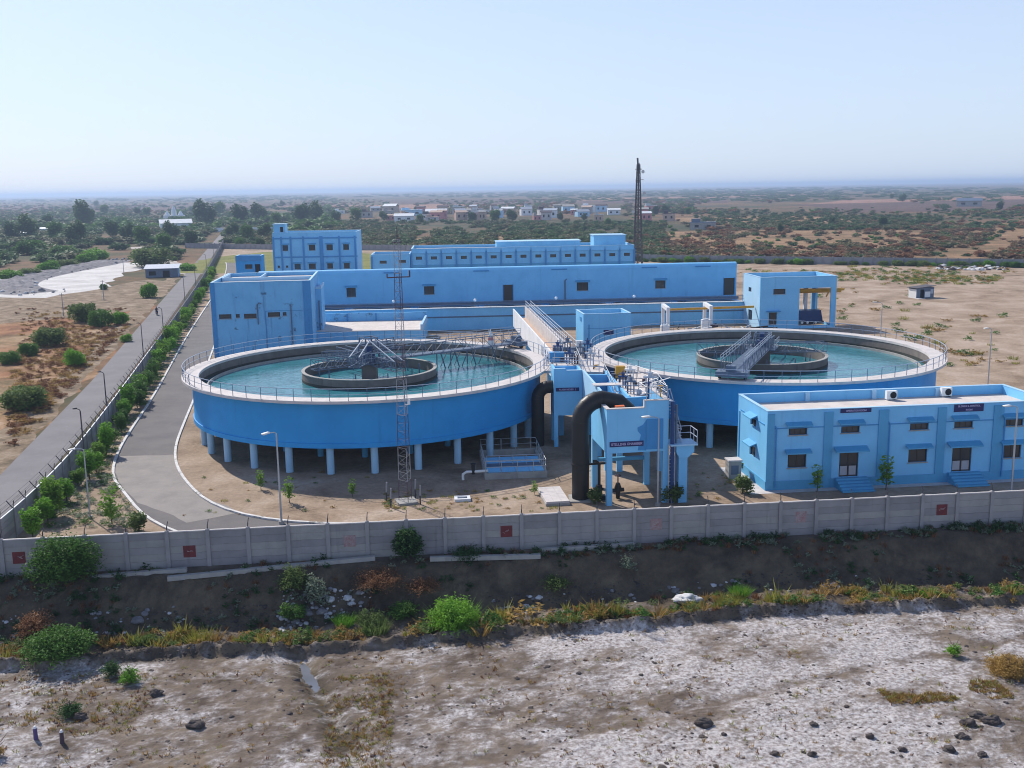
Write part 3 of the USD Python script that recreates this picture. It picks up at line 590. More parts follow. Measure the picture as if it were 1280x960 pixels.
def shell(t, w, d, h, front=(), left=(), right=(), para=.8, mt='blue', tk=.25, roof='roof_screed', back=()):
    """four butted walls with openings and a roof slab below the parapet"""
    obj('wall', MB().wall(holes(w, 0, h, front), 0, tk), mt, t)
    obj('wall', MB().wall(holes(w, 0, h, back), d-tk, d), mt, t)
    if left is not None: obj('wall', MB().wall(holes(d-2*tk, 0, h, left), 0, tk).xf(lambda v: np.c_[v[:, 1], v[:, 0]+tk, v[:, 2]][:, :]), mt, t)
    if right is not None: obj('wall', MB().wall(holes(d-2*tk, 0, h, right), 0, tk).xf(lambda v: np.c_[w-v[:, 1], v[:, 0]+tk, v[:, 2]]), mt, t)
    obj('roof', MB().box(tk-.01, w-tk+.01, tk-.01, d-tk+.01, h-para-.2, h-para), roof, t)
    obj('parapet_cap', MB().box(-.04, w+.04, -.04, tk+.03, h, h+.05).box(-.04, w+.04, d-tk-.03, d+.04, h, h+.05).box(-.04, tk+.03, tk+.031, d-tk-.031, h, h+.05).box(w-tk-.03, w+.04, tk+.031, d-tk-.031, h, h+.05), 'blue_pale', t)
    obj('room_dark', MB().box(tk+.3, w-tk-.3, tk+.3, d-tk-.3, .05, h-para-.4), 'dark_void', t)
flipx = lambda m_: m_.xf(lambda v: np.c_[v[:, 1], -v[:, 0], v[:, 2]])
def side_left(d, tk): return lambda m_: m_.xf(lambda v: np.c_[v[:, 1], d-v[:, 0], v[:, 2]])     # window helper for the left face
def text_on(t, s, x, y, z, h, mt='sign_text'):
    """lettering that faces local -y, centred on x"""
    tm = meshkit.text_mesh(s, h, .012, bold=True); v = np.array(tm.vertices); w = v[:, 0].max()
    obj('lettering', (np.c_[v[:, 0]-w/2+x, y-v[:, 2], v[:, 1]+z], np.array(tm.faces)), mt, t)
def sign(t, x0, x1, z0, z1, lines, y=-.003):
    b = obj('sign_board', MB().box(x0, x1, y-.05, y, z0, z1), 'sign_navy', t)
    n = len(lines); hh = (z1-z0)/n
    for i, s in enumerate(lines): text_on(b, s, (x0+x1)/2, y-.052, z1-hh*(i+.5)-hh*.22, hh*.44)
    return b

# right building: generator and control rooms
rb = thing('control_building', 'pale blue two-row window building with white doors at the right behind the wall', 'building', (20.9, 82.3, 0), 6.2)
ops_l = [(1.85, 3.45, 1.87, 3.0), (12.33, 13.98, 1.87, 3.0), (20.7, 22.37, 1.87, 3.0)]
ops_u = [(1.85, 3.43, 4.66, 5.31), (6.34, 7.94, 4.66, 5.31), (12.33, 13.96, 4.66, 5.31), (16.22, 17.87, 4.66, 5.31), (20.7, 22.37, 4.66, 5.31)]
doors = [(6.3, 7.96, .88, 3.03), (16.21, 17.94, .88, 3.03)]
shell(rb, 24.9, 7.3, 6.72, ops_l+ops_u+doors, left=[(2.45, 3.85, 2.1, 3.0), (2.45, 3.85, 4.75, 5.4)], para=.78)
for o in ops_l: fit_window(rb, *o, chajja=.5)
for o in ops_u: fit_window(rb, *o, glass='louvre', chajja=.5, mull=2)
for o in doors:
    x0, x1, a, b_ = o; fr = MB().box(x0, x0+.1, .1, .2, a, b_).box(x1-.1, x1, .1, .2, a, b_).box(x0+.1, x1-.1, .1, .2, b_-.1, b_).box((x0+x1)/2-.05, (x0+x1)/2+.05, .1, .2, a, b_-.1)
    dr = obj('door', fr, 'door_brown', rb); mid = (x0+x1)/2
    for p, q_ in ((x0+.101, mid-.051), (mid+.051, x1-.101)):
        obj('door_leaf', MB().box(p, q_, .12, .16, a+.95, b_-.101), 'window_glass', dr)
        obj('kick_panel', MB().box(p+.03, q_-.03, .11, .17, a+.12, a+.9), 'door_panel', dr); obj('stile', MB().box(p, q_, .13, .165, a+.9, a+.949).box(p, q_, .13, .165, a+.02, a+.118), 'door_brown', dr)
    h = b_+.1
    obj('door_sunshade', MB().add([(x0-.55, -.003, h+.4), (x1+.65, -.003, h+.4), (x1+.65, -.7, h+.12), (x0-.55, -.7, h+.12), (x0-.55, -.003, h+.26), (x1+.65, -.003, h+.26), (x1+.65, -.7, h), (x0-.55, -.7, h)],
        [(3, 2, 1, 0), (4, 5, 6, 7), (0, 1, 5, 4), (1, 2, 6, 5), (2, 3, 7, 6), (3, 0, 4, 7)]), 'blue_plinth', dr)
    for k in range(5): obj('step', MB().box(x0-.35+.0*k, x1+.75-.0*k, -.35*(5-k)-.02, -.35*(4-k)-.021 if k < 4 else -.02, 0.03, .17*(k+1)), 'blue_plinth', rb)
for x0, x1 in ((-.02, .6), (4.85, 5.6), (9.55, 10.4), (14.7, 15.45), (19.65, 20.55)):
    obj('pilaster', MB().box(x0, x1, -.09, -.002, .78, 6.5), 'blue_plinth', rb)
for x in (.75, 10.5, 20.65): obj('rain_pipe', MB().tube([(x, -.13, .3), (x, -.13, 5.3), (x-.12, -.05, 5.5)], .06, 8), 'blue_dark', rb, 40)
pl_ = MB(); xs = [0.6, 4.85, 5.6, 9.55, 10.4, 14.7, 15.45, 19.65, 20.55, 24.9]
for k in range(0, 10, 2): pl_.box(xs[k]+.002, xs[k+1]-.002, -.05, -.002, 5.22, 5.3)
obj('string_course', pl_, 'blue_dark', rb)
obj('plinth', MB().box(-.06, 6.2, -.06, -.002, 0, .78).box(8.1, 16.1, -.06, -.002, 0, .78).box(18.05, 24.9, -.06, -.002, 0, .78).box(-.06, -.002, -.0, 7.3, 0, .78), 'blue_plinth', rb)
for o in ((2.45, 3.85, 2.1, 3.0), (2.45, 3.85, 4.75, 5.4)): fit_window(rb, 7.05-o[1], 7.05-o[0], o[2], o[3], chajja=.6, fn=side_left(7.3, .25), sill=False)
obj('side_recess', MB().box(-.05, -.002, 6.75, 7.0, 1.0, 5.3), 'blue_dark', rb); obj('side_course', MB().box(-.04, -.002, .6, 6.6, 5.45, 5.52), 'blue_dark', rb)
for x in (6.2, 12.4, 18.4): obj('parapet_pier', MB().box(x-.2, x+.2, 6.86, 7.049, 5.94, 6.7), 'blue_pale', rb)
sign(rb, 6.2, 8.85, 6.36, 6.70, ['OPERATOR ROOM']); sign(rb, 16.1, 18.7, 6.06, 6.70, ['BLOWER & CONTROL', 'ROOM'])
for (x, y), lab in (((13.6, 6.1), 'white air conditioner unit on the roof of the low blue building, nearer the tank'), ((19.0, 6.55), 'white air conditioner unit against the roof parapet, right of its twin')):
    a = math.radians(6.2); o = (20.9+x*math.cos(a)-y*math.sin(a), 82.3+x*math.sin(a)+y*math.cos(a), 5.94)
    t = thing('air_conditioner', lab, 'air conditioner', o, 6.2)
    obj('casing', MB().box(-.48, .48, -.18, .2, .1, .85), 'ac_white', t); obj('fan_grille', MB().tube([(.12, -.19, .47), (.12, -.2, .47)], .3, 24), 'dark_void', t); obj('foot', MB().box(-.4, -.32, -.2, .2, 0, .1).box(.32, .4, -.2, .2, 0, .1), 'grey_concrete', t)
# kiosk beside it
t = thing('meter_kiosk', 'small grey concrete block beside the sunlit end wall of the low building', 'kiosk', (19.1, 86.4, 0), 6.2)
obj('block', MB().box(-.55, .55, -.5, .5, 0, 1.55), 'grey_concrete', t); obj('lid', MB().box(-.62, .62, -.57, .57, 1.551, 1.68), 'walkway_concrete', t); obj('hatch', MB().box(-.35, .3, -.53, -.502, .4, 1.2), 'steel_grey', t)

# stilling chamber on columns
SC = thing('stilling_chamber', 'blue concrete chamber on columns with its name sign, fed by the thick black pipe', 'tank', (7.4, 78.75, 0), 8.0)
W_, D_ = 5.0, 5.7
front = Polygon([(0, 4.3), (W_, 4.3), (W_, 8.42), (3.05, 8.42), (3.05, 7.85), (0, 7.85)])
obj('front_wall', MB().wall(front, 0, .25), 'blue', SC)
obj('back_wall', MB().wall(sbox(0, 4.3, W_, 7.6), D_-.25, D_), 'blue', SC)
obj('side_wall', MB().box(0, .25, .251, D_-.251, 4.3, 7.85), 'blue', SC); obj('side_wall', MB().box(W_-.25, W_, .251, D_-.251, 4.3, 8.42), 'blue', SC)
obj('floor_slab', MB().box(.251, W_-.251, .251, D_-.251, 4.32, 4.6), 'stained_concrete', SC)
obj('water', MB().box(.252, W_-.252, .252, D_-.252, 4.61, 6.2), 'dark_void', SC)
obj('rim', MB().box(-.05, 3.0, -.05, .28, 7.851, 7.92).box(3.0, 5.05, -.05, .28, 8.421, 8.49).box(-.05, .28, .281, D_, 7.851, 7.92).box(W_-.28, W_+.05, .281, D_, 8.421, 8.49).box(2.98, 3.04, -.052, .282, 7.921, 8.49), 'walkway_concrete', SC)
obj('wall_panel', MB().box(3.2, 4.55, -.05, -.003, 4.5, 6.95), 'blue_dark', SC)
obj('damp_patch', MB().wall(Polygon([(2.5, 4.45), (3.19, 4.4), (3.19, 6.9), (2.9, 6.5), (2.45, 6.3), (2.5, 6.0), (2.75, 5.7), (2.62, 5.2)]), -.006, -.003), 'blue_dark', SC)  # darker blue patch with an irregular outline
for x, y in ((0, 0), (W_-.42, 0), (0, D_-.42), (W_-.5, D_-.5), (2.2, D_+3.6)): obj('column', MB().box(x+.002, x+.45, y+.002, y+.45, -.1, 4.298), 'blue', SC)
obj('tie_beam', MB().box(.46, W_-.43, D_-.36, D_-.08, 2.2, 2.5), 'blue_plinth', SC)
sign(SC, .22, 2.95, 4.82, 5.24, ['STILLING CHAMBER'])
obj('cover_red', MB().box(.9, 1.6, .6, 1.1, 7.45, 7.95), 'orange_paint', SC)
obj('drop_pipe', MB().tube([(W_+.28, -.12, 0), (W_+.28, -.12, 8.3)], .16, 12), 'machine_blue', SC, 40)
obj('drop_pipe', MB().tube([(W_+.62, -.02, 0), (W_+.62, -.02, 8.0)], .09, 10), 'steel_grey', SC, 40)
tr = MB()
for x in (3.2, 4.9):
    for y in (.1, 2.5): tr.tube([(x, y, 8.49), (x, y, 9.5)], .035, 6)
for z in (9.0, 9.5): tr.tube([(3.2, .1, z), (4.9, .1, z), (4.9, 2.5, z), (3.2, 2.5, z), (3.2, .1, z)], .032, 6)
obj('top_rail', tr, 'galvanised', SC)
obj('gate_stem', MB().tube([(3.55, .8, 8.4), (3.55, .8, 9.7)], .09, 8).tube([(3.3, .8, 9.7), (3.8, .8, 9.7)], .06, 8).tube([(3.55, .8, 9.6), (3.55, .8, 10.1)], .04, 6), 'machine_blue', SC, 40)
for x in (3.9, 4.3, 4.65): obj('valve_wheel', MB().ring(.16, .22, 9.3, 9.36, 20, (x, 1.2)).tube([(x, 1.2, 8.4), (x, 1.2, 9.36)], .05, 6), 'ac_white' if x < 4.5 else 'yellow_paint', SC)
# ladder and landing stair at its right
t = thing('access_stair', 'blue stair and ladder with a landing on one column right of the stilling chamber', 'stairs', (12.6, 79.6, 0), 8.0)
obj('landing_column', MB().box(.55, 1.25, -.35, .35, -.1, 3.75), 'blue', t); obj('column_head', MB().wall(Polygon([(.55, 3.75), (1.25, 3.75), (1.75, 4.2), (1.75, 4.75), (.3, 4.75), (.3, 4.2)]), -.5, .5), 'blue', t)
obj('landing', MB().box(-.2, 2.0, -.65, 1.2, 4.752, 4.88), 'blue_pale', t)
ra = MB()
for x in (.3, 1.1, 1.95): ra.tube([(x, 1.15, 4.88), (x, 1.15, 5.95)], .03, 6)
for x, y in ((1.95, -.6), (1.95, .3)): ra.tube([(x, y, 4.88), (x, y, 5.95)], .035, 6)
for z in (5.4, 5.95): ra.tube([(.3, 1.15, z), (1.95, 1.15, z), (1.95, -.6, z)], .035, 6)
obj('landing_rail', ra, 'rail_paint', t)
ld = MB()
for x in (-.28, .22): ld.tube([(x, -.3, 0), (x, -.3, 4.9)], .04, 6)
for z in np.arange(.3, 4.8, .3): ld.tube([(-.28, -.3, z), (.22, -.3, z)], .025, 6)
obj('ladder', ld, 'steel_light', t)
st = MB()
for k in range(12): st.box(-.15+.07*k, .18+.07*k, .1, .95, 8.25-.28*k-.04, 8.25-.28*k)
obj('upper_flight', st, 'steel_light', t)
obj('handrail', MB().tube([(-.15, .05, 9.3), (.85, .05, 5.9)], .035, 6).tube([(-.15, 1.0, 9.3), (.85, 1.0, 5.9)], .035, 6).tube([(-.15, .05, 8.3), (.85, .05, 4.9)], .05, 6), 'rail_paint', t)

# thick black pipes
def elbow(p0, top, r, d, reach, drop=0, R=1.75):
    """vertical pipe with a segmented bend towards the direction d"""
    pts = [np.array([*p0, -.2]), np.array([*p0, top])]; d = np.array([*d, 0]); d = d/np.linalg.norm(d)
    for k in range(1, 7):
        a = k*math.pi/12; pts.append(np.array([*p0, top])+d*R*(1-math.cos(a))+np.array([0, 0, R*math.sin(a)]))
    e = pts[-1]; pts.append(e+d*reach+np.array([0, 0, -drop])); return pts
t = thing('inlet_pipe', 'thick black steel pipe rising beside the stilling chamber and bending into it', 'pipe', (0, 0, 0))
pts = elbow((5.45, 80.7), 6.45, .72, (1, .28), 1.5, .35); pts.append(pts[-1]+np.array([1.0, .3, -1.0]))
obj('pipe', MB().tube(pts, .70, 28), 'pipe_black', t, 28)
for i in range(1, 8): 
    a, b = pts[i], pts[i+1]; u = (b-a)/np.linalg.norm(b-a); obj('weld_band', MB().tube([a-u*.03, a+u*.03], .72, 28), 'pipe_black', t, 40)
obj('clamp', MB().tube([(5.45, 80.7, 2.9), (5.45, 80.7, 3.05)], .75, 28).bar((6.1, 80.6, 2.97), (7.6, 80.9, 2.97), .16), 'pipe_black', t, 40)
obj('base_block', MB().box(4.5, 6.4, 79.7, 81.7, 0, .12), 'grey_concrete', t)
t = thing('inlet_pipe', 'black pipe bending into the flash mixer from the shade beside the left tank', 'pipe', (0, 0, 0))
pts = elbow((2.5, 98.9), 4.7, .6, (1, .05), .45, R=1.15); obj('pipe', MB().tube(pts, .62, 24), 'pipe_black', t, 28)
for i in range(1, 8): 
    a, b = pts[i], pts[i+1]; u = (b-a)/np.linalg.norm(b-a); obj('weld_band', MB().tube([a-u*.03, a+u*.03], .64, 24), 'pipe_black', t, 40)
t = thing('standpipe', 'thin black standpipe with valve beside the left leg of the stilling chamber', 'pipe', (6.95, 80.6, 0))
obj('pipe', MB().tube([(0, 0, 0), (0, 0, 3.0), (-.25, 0, 3.2), (-.5, 0, 3.2)], .13, 10), 'pipe_black', t, 40); obj('valve', MB().tube([(0, 0, .5), (0, 0, 1.2)], .26, 12).tube([(-.35, 0, .85), (.35, 0, .85)], .12, 10).box(-.4, .5, -.3, .3, 0, .35), 'pipe_black', t, 40)
t = thing('gate_valve', 'rusty upright valve standing under the stilling chamber', 'valve', (8.5, 80.8, 0), 15)
obj('body', MB().tube([(0, 0, 0), (0, 0, .5), (0, 0, .9), (0, 0, 1.3)], [.16, .2, .3, .16], 14), 'pipe_black', t, 40); obj('stem', MB().tube([(0, 0, 1.3), (0, 0, 2.0)], .06, 8), 'brown_post', t); obj('handwheel', MB().ring(.2, .27, 1.9, 1.96, 20).bar((-.22, 0, 1.93), (.22, 0, 1.93), .04), 'brown_post', t); obj('flange', MB().tube([(-.5, 0, .7), (.5, 0, .7)], .17, 12), 'pipe_black', t, 40)

# flash mixer and flume
FM = thing('flash_mixer', 'blue box on legs with FLASH MIXER sign and a lit flume wall behind the pipe', 'tank', (4.05, 98.0, 0), 3.0)
obj('front_wall', MB().wall(Polygon([(0, 3.15), (2.75, 3.15), (2.75, 7.55), (1.25, 7.55), (1.15, 7.75), (0, 7.75)]), 0, .22), 'blue', FM)
obj('side_wall', MB().box(0, .2, .221, 3.0, 3.15, 7.75), 'blue', FM); obj('side_wall', MB().box(2.55, 2.75, .221, 3.0, 3.15, 7.55), 'blue', FM); obj('back_wall', MB().box(0, 2.75, 3.001, 3.2, 3.15, 7.5), 'blue', FM)
obj('floor_slab', MB().box(.2, 2.55, .22, 3.0, 3.17, 3.4), 'blue_plinth', FM)
obj('rim', MB().box(-.04, 1.15, -.04, .26, 7.751, 7.81).box(1.24, 2.75, -.04, .26, 7.551, 7.61), 'blue_pale', FM)
for x, y in ((0, 0), (2.35, 0), (0, 2.8), (2.35, 2.8)): obj('leg', MB().box(x+.002, x+.4, y+.002, y+.4, -.1, 3.148), 'blue', FM)
sign(FM, .2, 2.45, 5.55, 5.9, ['FLASH MIXER  1'])
fl = [(2.80, -.0), (3.1, -13.4)]
obj('flume_wall', MB().add([(2.78, .1, 5.0), (3.05, -13.2, 5.0), (3.25, -13.2, 5.0), (2.98, .1, 5.0), (2.78, .1, 7.6), (3.05, -13.2, 7.7), (3.25, -13.2, 7.7), (2.98, .1, 7.6)], [(3, 2, 1, 0), (4, 5, 6, 7), (0, 1, 5, 4), (1, 2, 6, 5), (2, 3, 7, 6), (3, 0, 4, 7)]), 'blue_pale', FM)  # paler blue than the opposite wall: sunlight put into the colour
obj('flume_wall', MB().add([(5.0, .1, 5.0), (5.0, -13.2, 5.0), (5.2, -13.2, 5.0), (5.2, .1, 5.0), (5.0, .1, 7.5), (5.0, -13.2, 7.6), (5.2, -13.2, 7.6), (5.2, .1, 7.5)], [(3, 2, 1, 0), (4, 5, 6, 7), (0, 1, 5, 4), (1, 2, 6, 5), (2, 3, 7, 6), (3, 0, 4, 7)]), 'blue', FM)
obj('flume_floor', MB().box(2.98, 4.99, -13.1, .05, 5.0, 5.3), 'stained_concrete', FM)
obj('flume_end', MB().box(2.985, 4.995, -1.9, -1.6, 5.301, 7.45), 'blue', FM)
for y in (-4, -9): obj('flume_leg', MB().box(3.7, 4.1, y, y+.4, -.1, 4.998), 'blue', FM)
obj('flume_bridge', MB().box(2.7, 5.25, -9.0, -7.9, 7.72, 7.8), 'walkway_concrete', FM)
# deck between the tanks
DK = thing('gate_deck', 'crowded concrete deck between the two tanks with sluice gates and railings', 'platform', (0, 0, 0))
obj('slab', MB().prism([(3.1, 101.7), (9.0, 100.4), (9.6, 104.5), (8.8, 112), (8.7, 113.6), (3.6, 113.6), (3.3, 112), (3.9, 106)], 6.7, 6.96), 'walkway_concrete', DK)
obj('near_slab', MB().box(9.3, 13.6, 88.6, 100.2, 6.55, 6.8), 'roof_screed', DK)
obj('near_wall', MB().box(9.3, 13.6, 88.3, 88.598, 5.2, 6.8).box(9.0, 9.298, 88.3, 100.2, 5.2, 6.8), 'blue_dark', DK)
for x, y in ((9.5, 89), (13.1, 89), (9.5, 99.5), (5, 103), (8, 103), (5, 112.6), (8, 112.6)): obj('pier', MB().box(x-.25, x+.25, y-.25, y+.25, -.1, 6.54), 'blue', DK)
rl = MB()
def rail_path(b, P, z, h=1.1, step=1.6, r=.032):
    P = np.asarray(P, float); L = polyline_walk(np.vstack([P, P[-1]+1e-6]), step)
    for k in (1, .5): b.tube([(x, y, z+h*k) for x, y in P], r, 6)
    for x, y in L: b.tube([(x, y, z), (x, y, z+h)], r, 6)
for P_, z_, mt_ in (([(3.3, 112), (3.9, 106), (3.1, 101.8), (9.0, 100.5)], 6.96, 'rail_paint'), ([(3.7, 113.5), (8.6, 113.5)], 6.96, 'rail_paint'), ([(9.1, 88.5), (13.4, 88.5)], 6.8, 'rail_paint'), ([(9.1, 88.6), (9.1, 100)], 6.8, 'galvanised'), ([(13.5, 88.6), (13.5, 94), (12.0, 98.5)], 6.8, 'galvanised'), ([(7.0, 101.5), (7.0, 110), (8.0, 113)], 6.96, 'galvanised'), ([(4.2, 103), (6.6, 103), (6.6, 106.5), (4.3, 106.5)], 6.96, 'galvanised'), ([(10.0, 94.5), (12.6, 94.5)], 6.8, 'rail_dark')):
    rl = MB(); rail_path(rl, P_, z_); obj('railing', rl, mt_, DK)
rr = random.Random(15)
for i in range(26):
    x, y, z_ = rr.choice([(rr.uniform(4, 8.4), rr.uniform(102, 113), 6.962), (rr.uniform(9.5, 13.2), rr.uniform(89, 99.5), 6.802)]); h_ = rr.uniform(.25, .9)
    obj('fitting', MB().box(x-rr.uniform(.1, .3), x+rr.uniform(.1, .3), y-.15, y+.15, z_, z_+h_) if i % 3 else MB().tube([(x, y, z_), (x, y, z_+h_), (x+.4, y+.1, z_+h_)], .07, 8), rr.choice(['steel_grey', 'machine_blue', 'cable', 'steel_light', 'pipe_black', 'yellow_paint', 'brown_post']), DK)
def gate_stand(x, y, z, mt, k=1.0):
    g_ = MB().tube([(-.35*k, 0, 0), (-.35*k, 0, 1.3*k)], .07, 8).tube([(.35*k, 0, 0), (.35*k, 0, 1.3*k)], .07, 8).box(-.6*k, .6*k, -.15, .15, 1.3*k, 1.45*k).tube([(0, 0, 0), (0, 0, 2.1*k)], .05, 8).tube([(0, 0, 1.45*k), (0, 0, 1.8*k)], .18*k, 12)
    o = obj('sluice_gate', g_.rot(rnd.uniform(-25, 25), (x, y, z)), mt, DK, 40)
    obj('handwheel', MB().ring(.26*k, .32*k, 1.78*k, 1.83*k, 18).rot(0, (x, y, z)), mt, o)
for i, (x, y, z, mt) in enumerate(((5.0, 110, 6.96, 'machine_blue'), (6.2, 112.5, 6.96, 'steel_grey'), (7.4, 109.5, 6.96, 'steel_grey'), (8.3, 111, 6.96, 'machine_blue'), (5.4, 112.8, 6.96, 'steel_light'), (10.2, 93, 6.8, 'machine_blue'), (11.2, 96, 6.8, 'ac_white'), (12.4, 91, 6.8, 'steel_light'), (8.1, 104.5, 6.96, 'steel_light'), (6.0, 105.5, 6.96, 'machine_blue'), (10.6, 90.2, 6.8, 'steel_grey'))): gate_stand(x, y, z, mt, rnd.uniform(.75, 1.05))
obj('motor_box', MB().box(4.0, 5.6, 107, 108, 6.965, 7.9), 'blue_dark', DK); obj('cabinet', MB().box(7.2, 7.9, 112.8, 113.2, 6.965, 8.3), 'ac_white', DK); obj('cabinet', MB().box(10.0, 10.9, 97.6, 98.1, 6.805, 8.0), 'yellow_paint', DK)
obj('bench_pipe', MB().tube([(4.6, 113.4, 7.3), (8.2, 113.0, 7.3)], .22, 10).tube([(4.4, 111.2, 7.2), (8.4, 110.9, 7.2)], .14, 8), 'steel_grey', DK, 40)
obj('stair_flight', MB().bar((11.8, 89.2, 6.9), (12.7, 84.3, 8.3), 1.0, .1), 'steel_light', DK); rl = MB()
for dx in (-.5, .5):
    rl.tube([(11.8+dx, 89.2, 7.9), (12.7+dx, 84.3, 9.3)], .04, 6)
obj('stair_rail', rl, 'ac_white', DK)
# sloping channel up to the filter house
t = thing('sloping_channel', 'long open concrete channel with railings sloping from the tank deck to the filter house', 'channel', (0, 0, 0))
A, B = np.array([5.0, 120.6]), np.array([.35, 178.0]); dr = (B-A)/np.linalg.norm(B-A); nr = np.array([dr[1], -dr[0]])
def ch(o, w, za0, za1, zb0, zb1):
    """a strip of the channel from near (a) to far (b), offset o to the right"""
    v = []
    for P_, z0, z1 in ((A, za0, za1), (B, zb0, zb1)):
        p, q_ = P_+nr*o, P_+nr*(o+w); v += [(*p, z0), (*q_, z0), (*q_, z1), (*p, z1)]
    return MB().add(v, [(0, 1, 2, 3), (7, 6, 5, 4), (4, 5, 1, 0), (5, 6, 2, 1), (6, 7, 3, 2), (7, 4, 0, 3)])
obj('wall', ch(0, .22, 2.4, 5.45, 1.4, 4.4), 'white_paint', t); obj('floor', ch(.222, 1.86, 3.6, 3.9, 2.5, 2.8), 'terracotta_screed', t); obj('wall', ch(2.084, .22, 2.8, 5.75, 1.7, 4.75), 'walkway_concrete', t)  # left wall coloured white to carry the sunlight on it
obj('walkway', ch(2.306, .8, 5.3, 5.45, 4.3, 4.45), 'roof_screed', t)
rl = MB()
for o in (2.2, 3.05):
    a, b = A+nr*o, B+nr*o
    for k in (1.05, .55): rl.tube([(*a, 5.7+k), (*b, 4.7+k)], .04, 6)
    for s_ in np.linspace(0, 1, 30): p = a+(b-a)*s_; rl.tube([(*p, 5.6-s_), (*p, 6.75-s_)], .035, 6)
obj('railing', rl, 'steel_light', t)
for s_ in (.15, .4, .65, .9): p = A+(B-A)*s_+nr*1.1; obj('trestle', MB().box(p[0]-.9, p[0]+.9, p[1]-.25, p[1]+.25, -.1, 3.2-s_), 'blue', t)
# sump with blue cover and railing in the shade
t = thing('sump', 'low railed sump with a blue cover in the shade of the left tank', 'sump', (-2.5, 86.8, 0), 5.0)
obj('kerb_wall', MB().box(0, 5.5, 0, .25, -.1, .55).box(0, 5.5, 8.2, 8.45, -.1, .55).box(0, .25, .251, 8.199, -.1, .55).box(5.25, 5.5, .251, 8.199, -.1, .55), 'grey_concrete', t)
for i in range(4): obj('cover_panel', MB().box(.26+1.25*i, .26+1.25*i+1.22, .26, 5.2, .56, .62), 'blue', t)
obj('grating', MB().box(.3, 5.2, 1.9, 2.9, .625, .67), 'steel_grey', t)
rl = MB(); rail_path(rl, [(.1, .1), (5.4, .1), (5.4, 8.3), (.1, 8.3), (.1, .1)], .55, 1.05, 1.4, .035); rail_path(rl, [(.3, 2.4), (5.2, 2.4)], .6, .9, 1.2, .03); obj('railing', rl, 'galvanised', t)
t = thing('pipe_run', 'short white pipe run with valve on the ground left of the railed sump', 'pipe', (-4.4, 86.9, 0), 4)
obj('pipe', MB().tube([(0, 0, 0), (0, 0, .5), (.3, 0, .7), (2.2, 0, .75)], .12, 10), 'ac_white', t, 40); obj('valve', MB().tube([(.9, 0, .5), (.9, 0, 1.4)], .16, 12).ring(.18, .25, 1.4, 1.45, 16, (.9, 0)), 'pipe_black', t, 40); obj('support', MB().box(1.9, 2.1, -.15, .15, 0, .63), 'grey_concrete', t)
t = thing('concrete_slab', 'pale square concrete slab lying on the dirt at the foot of the thick black pipe', 'slab', (3.45, 79.7, 0), 8)
for i in range(3):
    for j in range(2): obj('paving_slab', MB().box(-.95+.55*i*1.15, -.95+.55*i*1.15+.62, -.6+2.1*j, -.6+2.1*j+2.08, .18, .34+.004*((i+j) % 2)), 'walkway_concrete', t)
obj('bed', MB().box(-1.0, 1.0, -.65, 3.65, 0, .179), 'grey_concrete', t)
t = thing('manhole', 'small white manhole frame with a dark hole in the dirt near the lattice mast', 'manhole', (-4.2, 81.0, 0), 6)
obj('frame', MB().box(-.65, -.4, -.5, .5, 0, .22).box(.4, .65, -.5, .5, 0, .22).box(-.4, .4, -.5, -.25, 0, .22).box(-.4, .4, .25, .5, 0, .22), 'white_paint', t); obj('hole', MB().box(-.399, .399, -.249, .249, 0, .1), 'dark_void', t)

# square pump building at the left
t = B1 = thing('pump_building', 'weathered blue square building at the left with slit windows and drain pipes', 'building', (-45.7, 157, 0), 6.5)
sl = [(.96, 2.81, 5.95, 6.65), (3.47, 4.06, 6.07, 6.62), (4.71, 6.59, 5.92, 6.62), (8.31, 10.14, 6.06, 6.76), (10.57, 11.13, 6.18, 6.72)]
shell(t, 14.95, 18, 11.5, sl, left=[(3, 5, 5.9, 6.7), (9, 11, 5.9, 6.7)], para=.55, mt='blue_weathered')
for o in sl: fit_window(t, *o, glass='louvre', mull=2 if o[1]-o[0] > 1 else 0)
obj('pilaster', MB().box(-.12, .55, -.1, -.002, 0, 11.45), 'blue_dark', t); obj('pilaster', MB().box(13.8, 15.0, -.1, -.002, 0, 11.45), 'blue_dark', t)
obj('panel_line', MB().box(7.9, 8.0, -.04, -.002, 1, 6.9).box(7.9, 13.7, -.04, -.0021, 6.92, 7.0), 'blue_dark', t)
obj('drain_pipe', MB().tube([(6.8, -.15, 4.95), (6.8, -.15, 8.0), (7.1, -.2, 8.3), (7.4, -.3, 8.1)], .09, 8), 'steel_grey', t, 40); obj('drain_pipe', MB().tube([(11.85, -.15, .5), (11.85, -.15, 7.9)], .09, 8), 'steel_grey', t, 40)
obj('roof_upstand', MB().box(.4, 14.5, 8.6, 8.8, 10.8, 11.5).box(.3, .5, 8.801, 17.6, 10.8, 11.5).box(6.2, 6.4, 8.801, 17.6, 10.8, 11.5), 'blue_pale', t)
an = obj('annexe', MB().box(14.96, 15.9, 9.5, 17.0, 0, 9.3), 'blue_weathered', t); obj('annexe_parapet', MB().box(14.96, 15.95, 9.45, 9.7, 9.301, 9.7).box(15.7, 15.95, 9.7, 17, 9.301, 9.7), 'blue_pale', an); obj('annexe_pipe', MB().tube([(15.5, 9.4, 1), (15.5, 9.4, 7.4)], .1, 8), 'steel_grey', an)
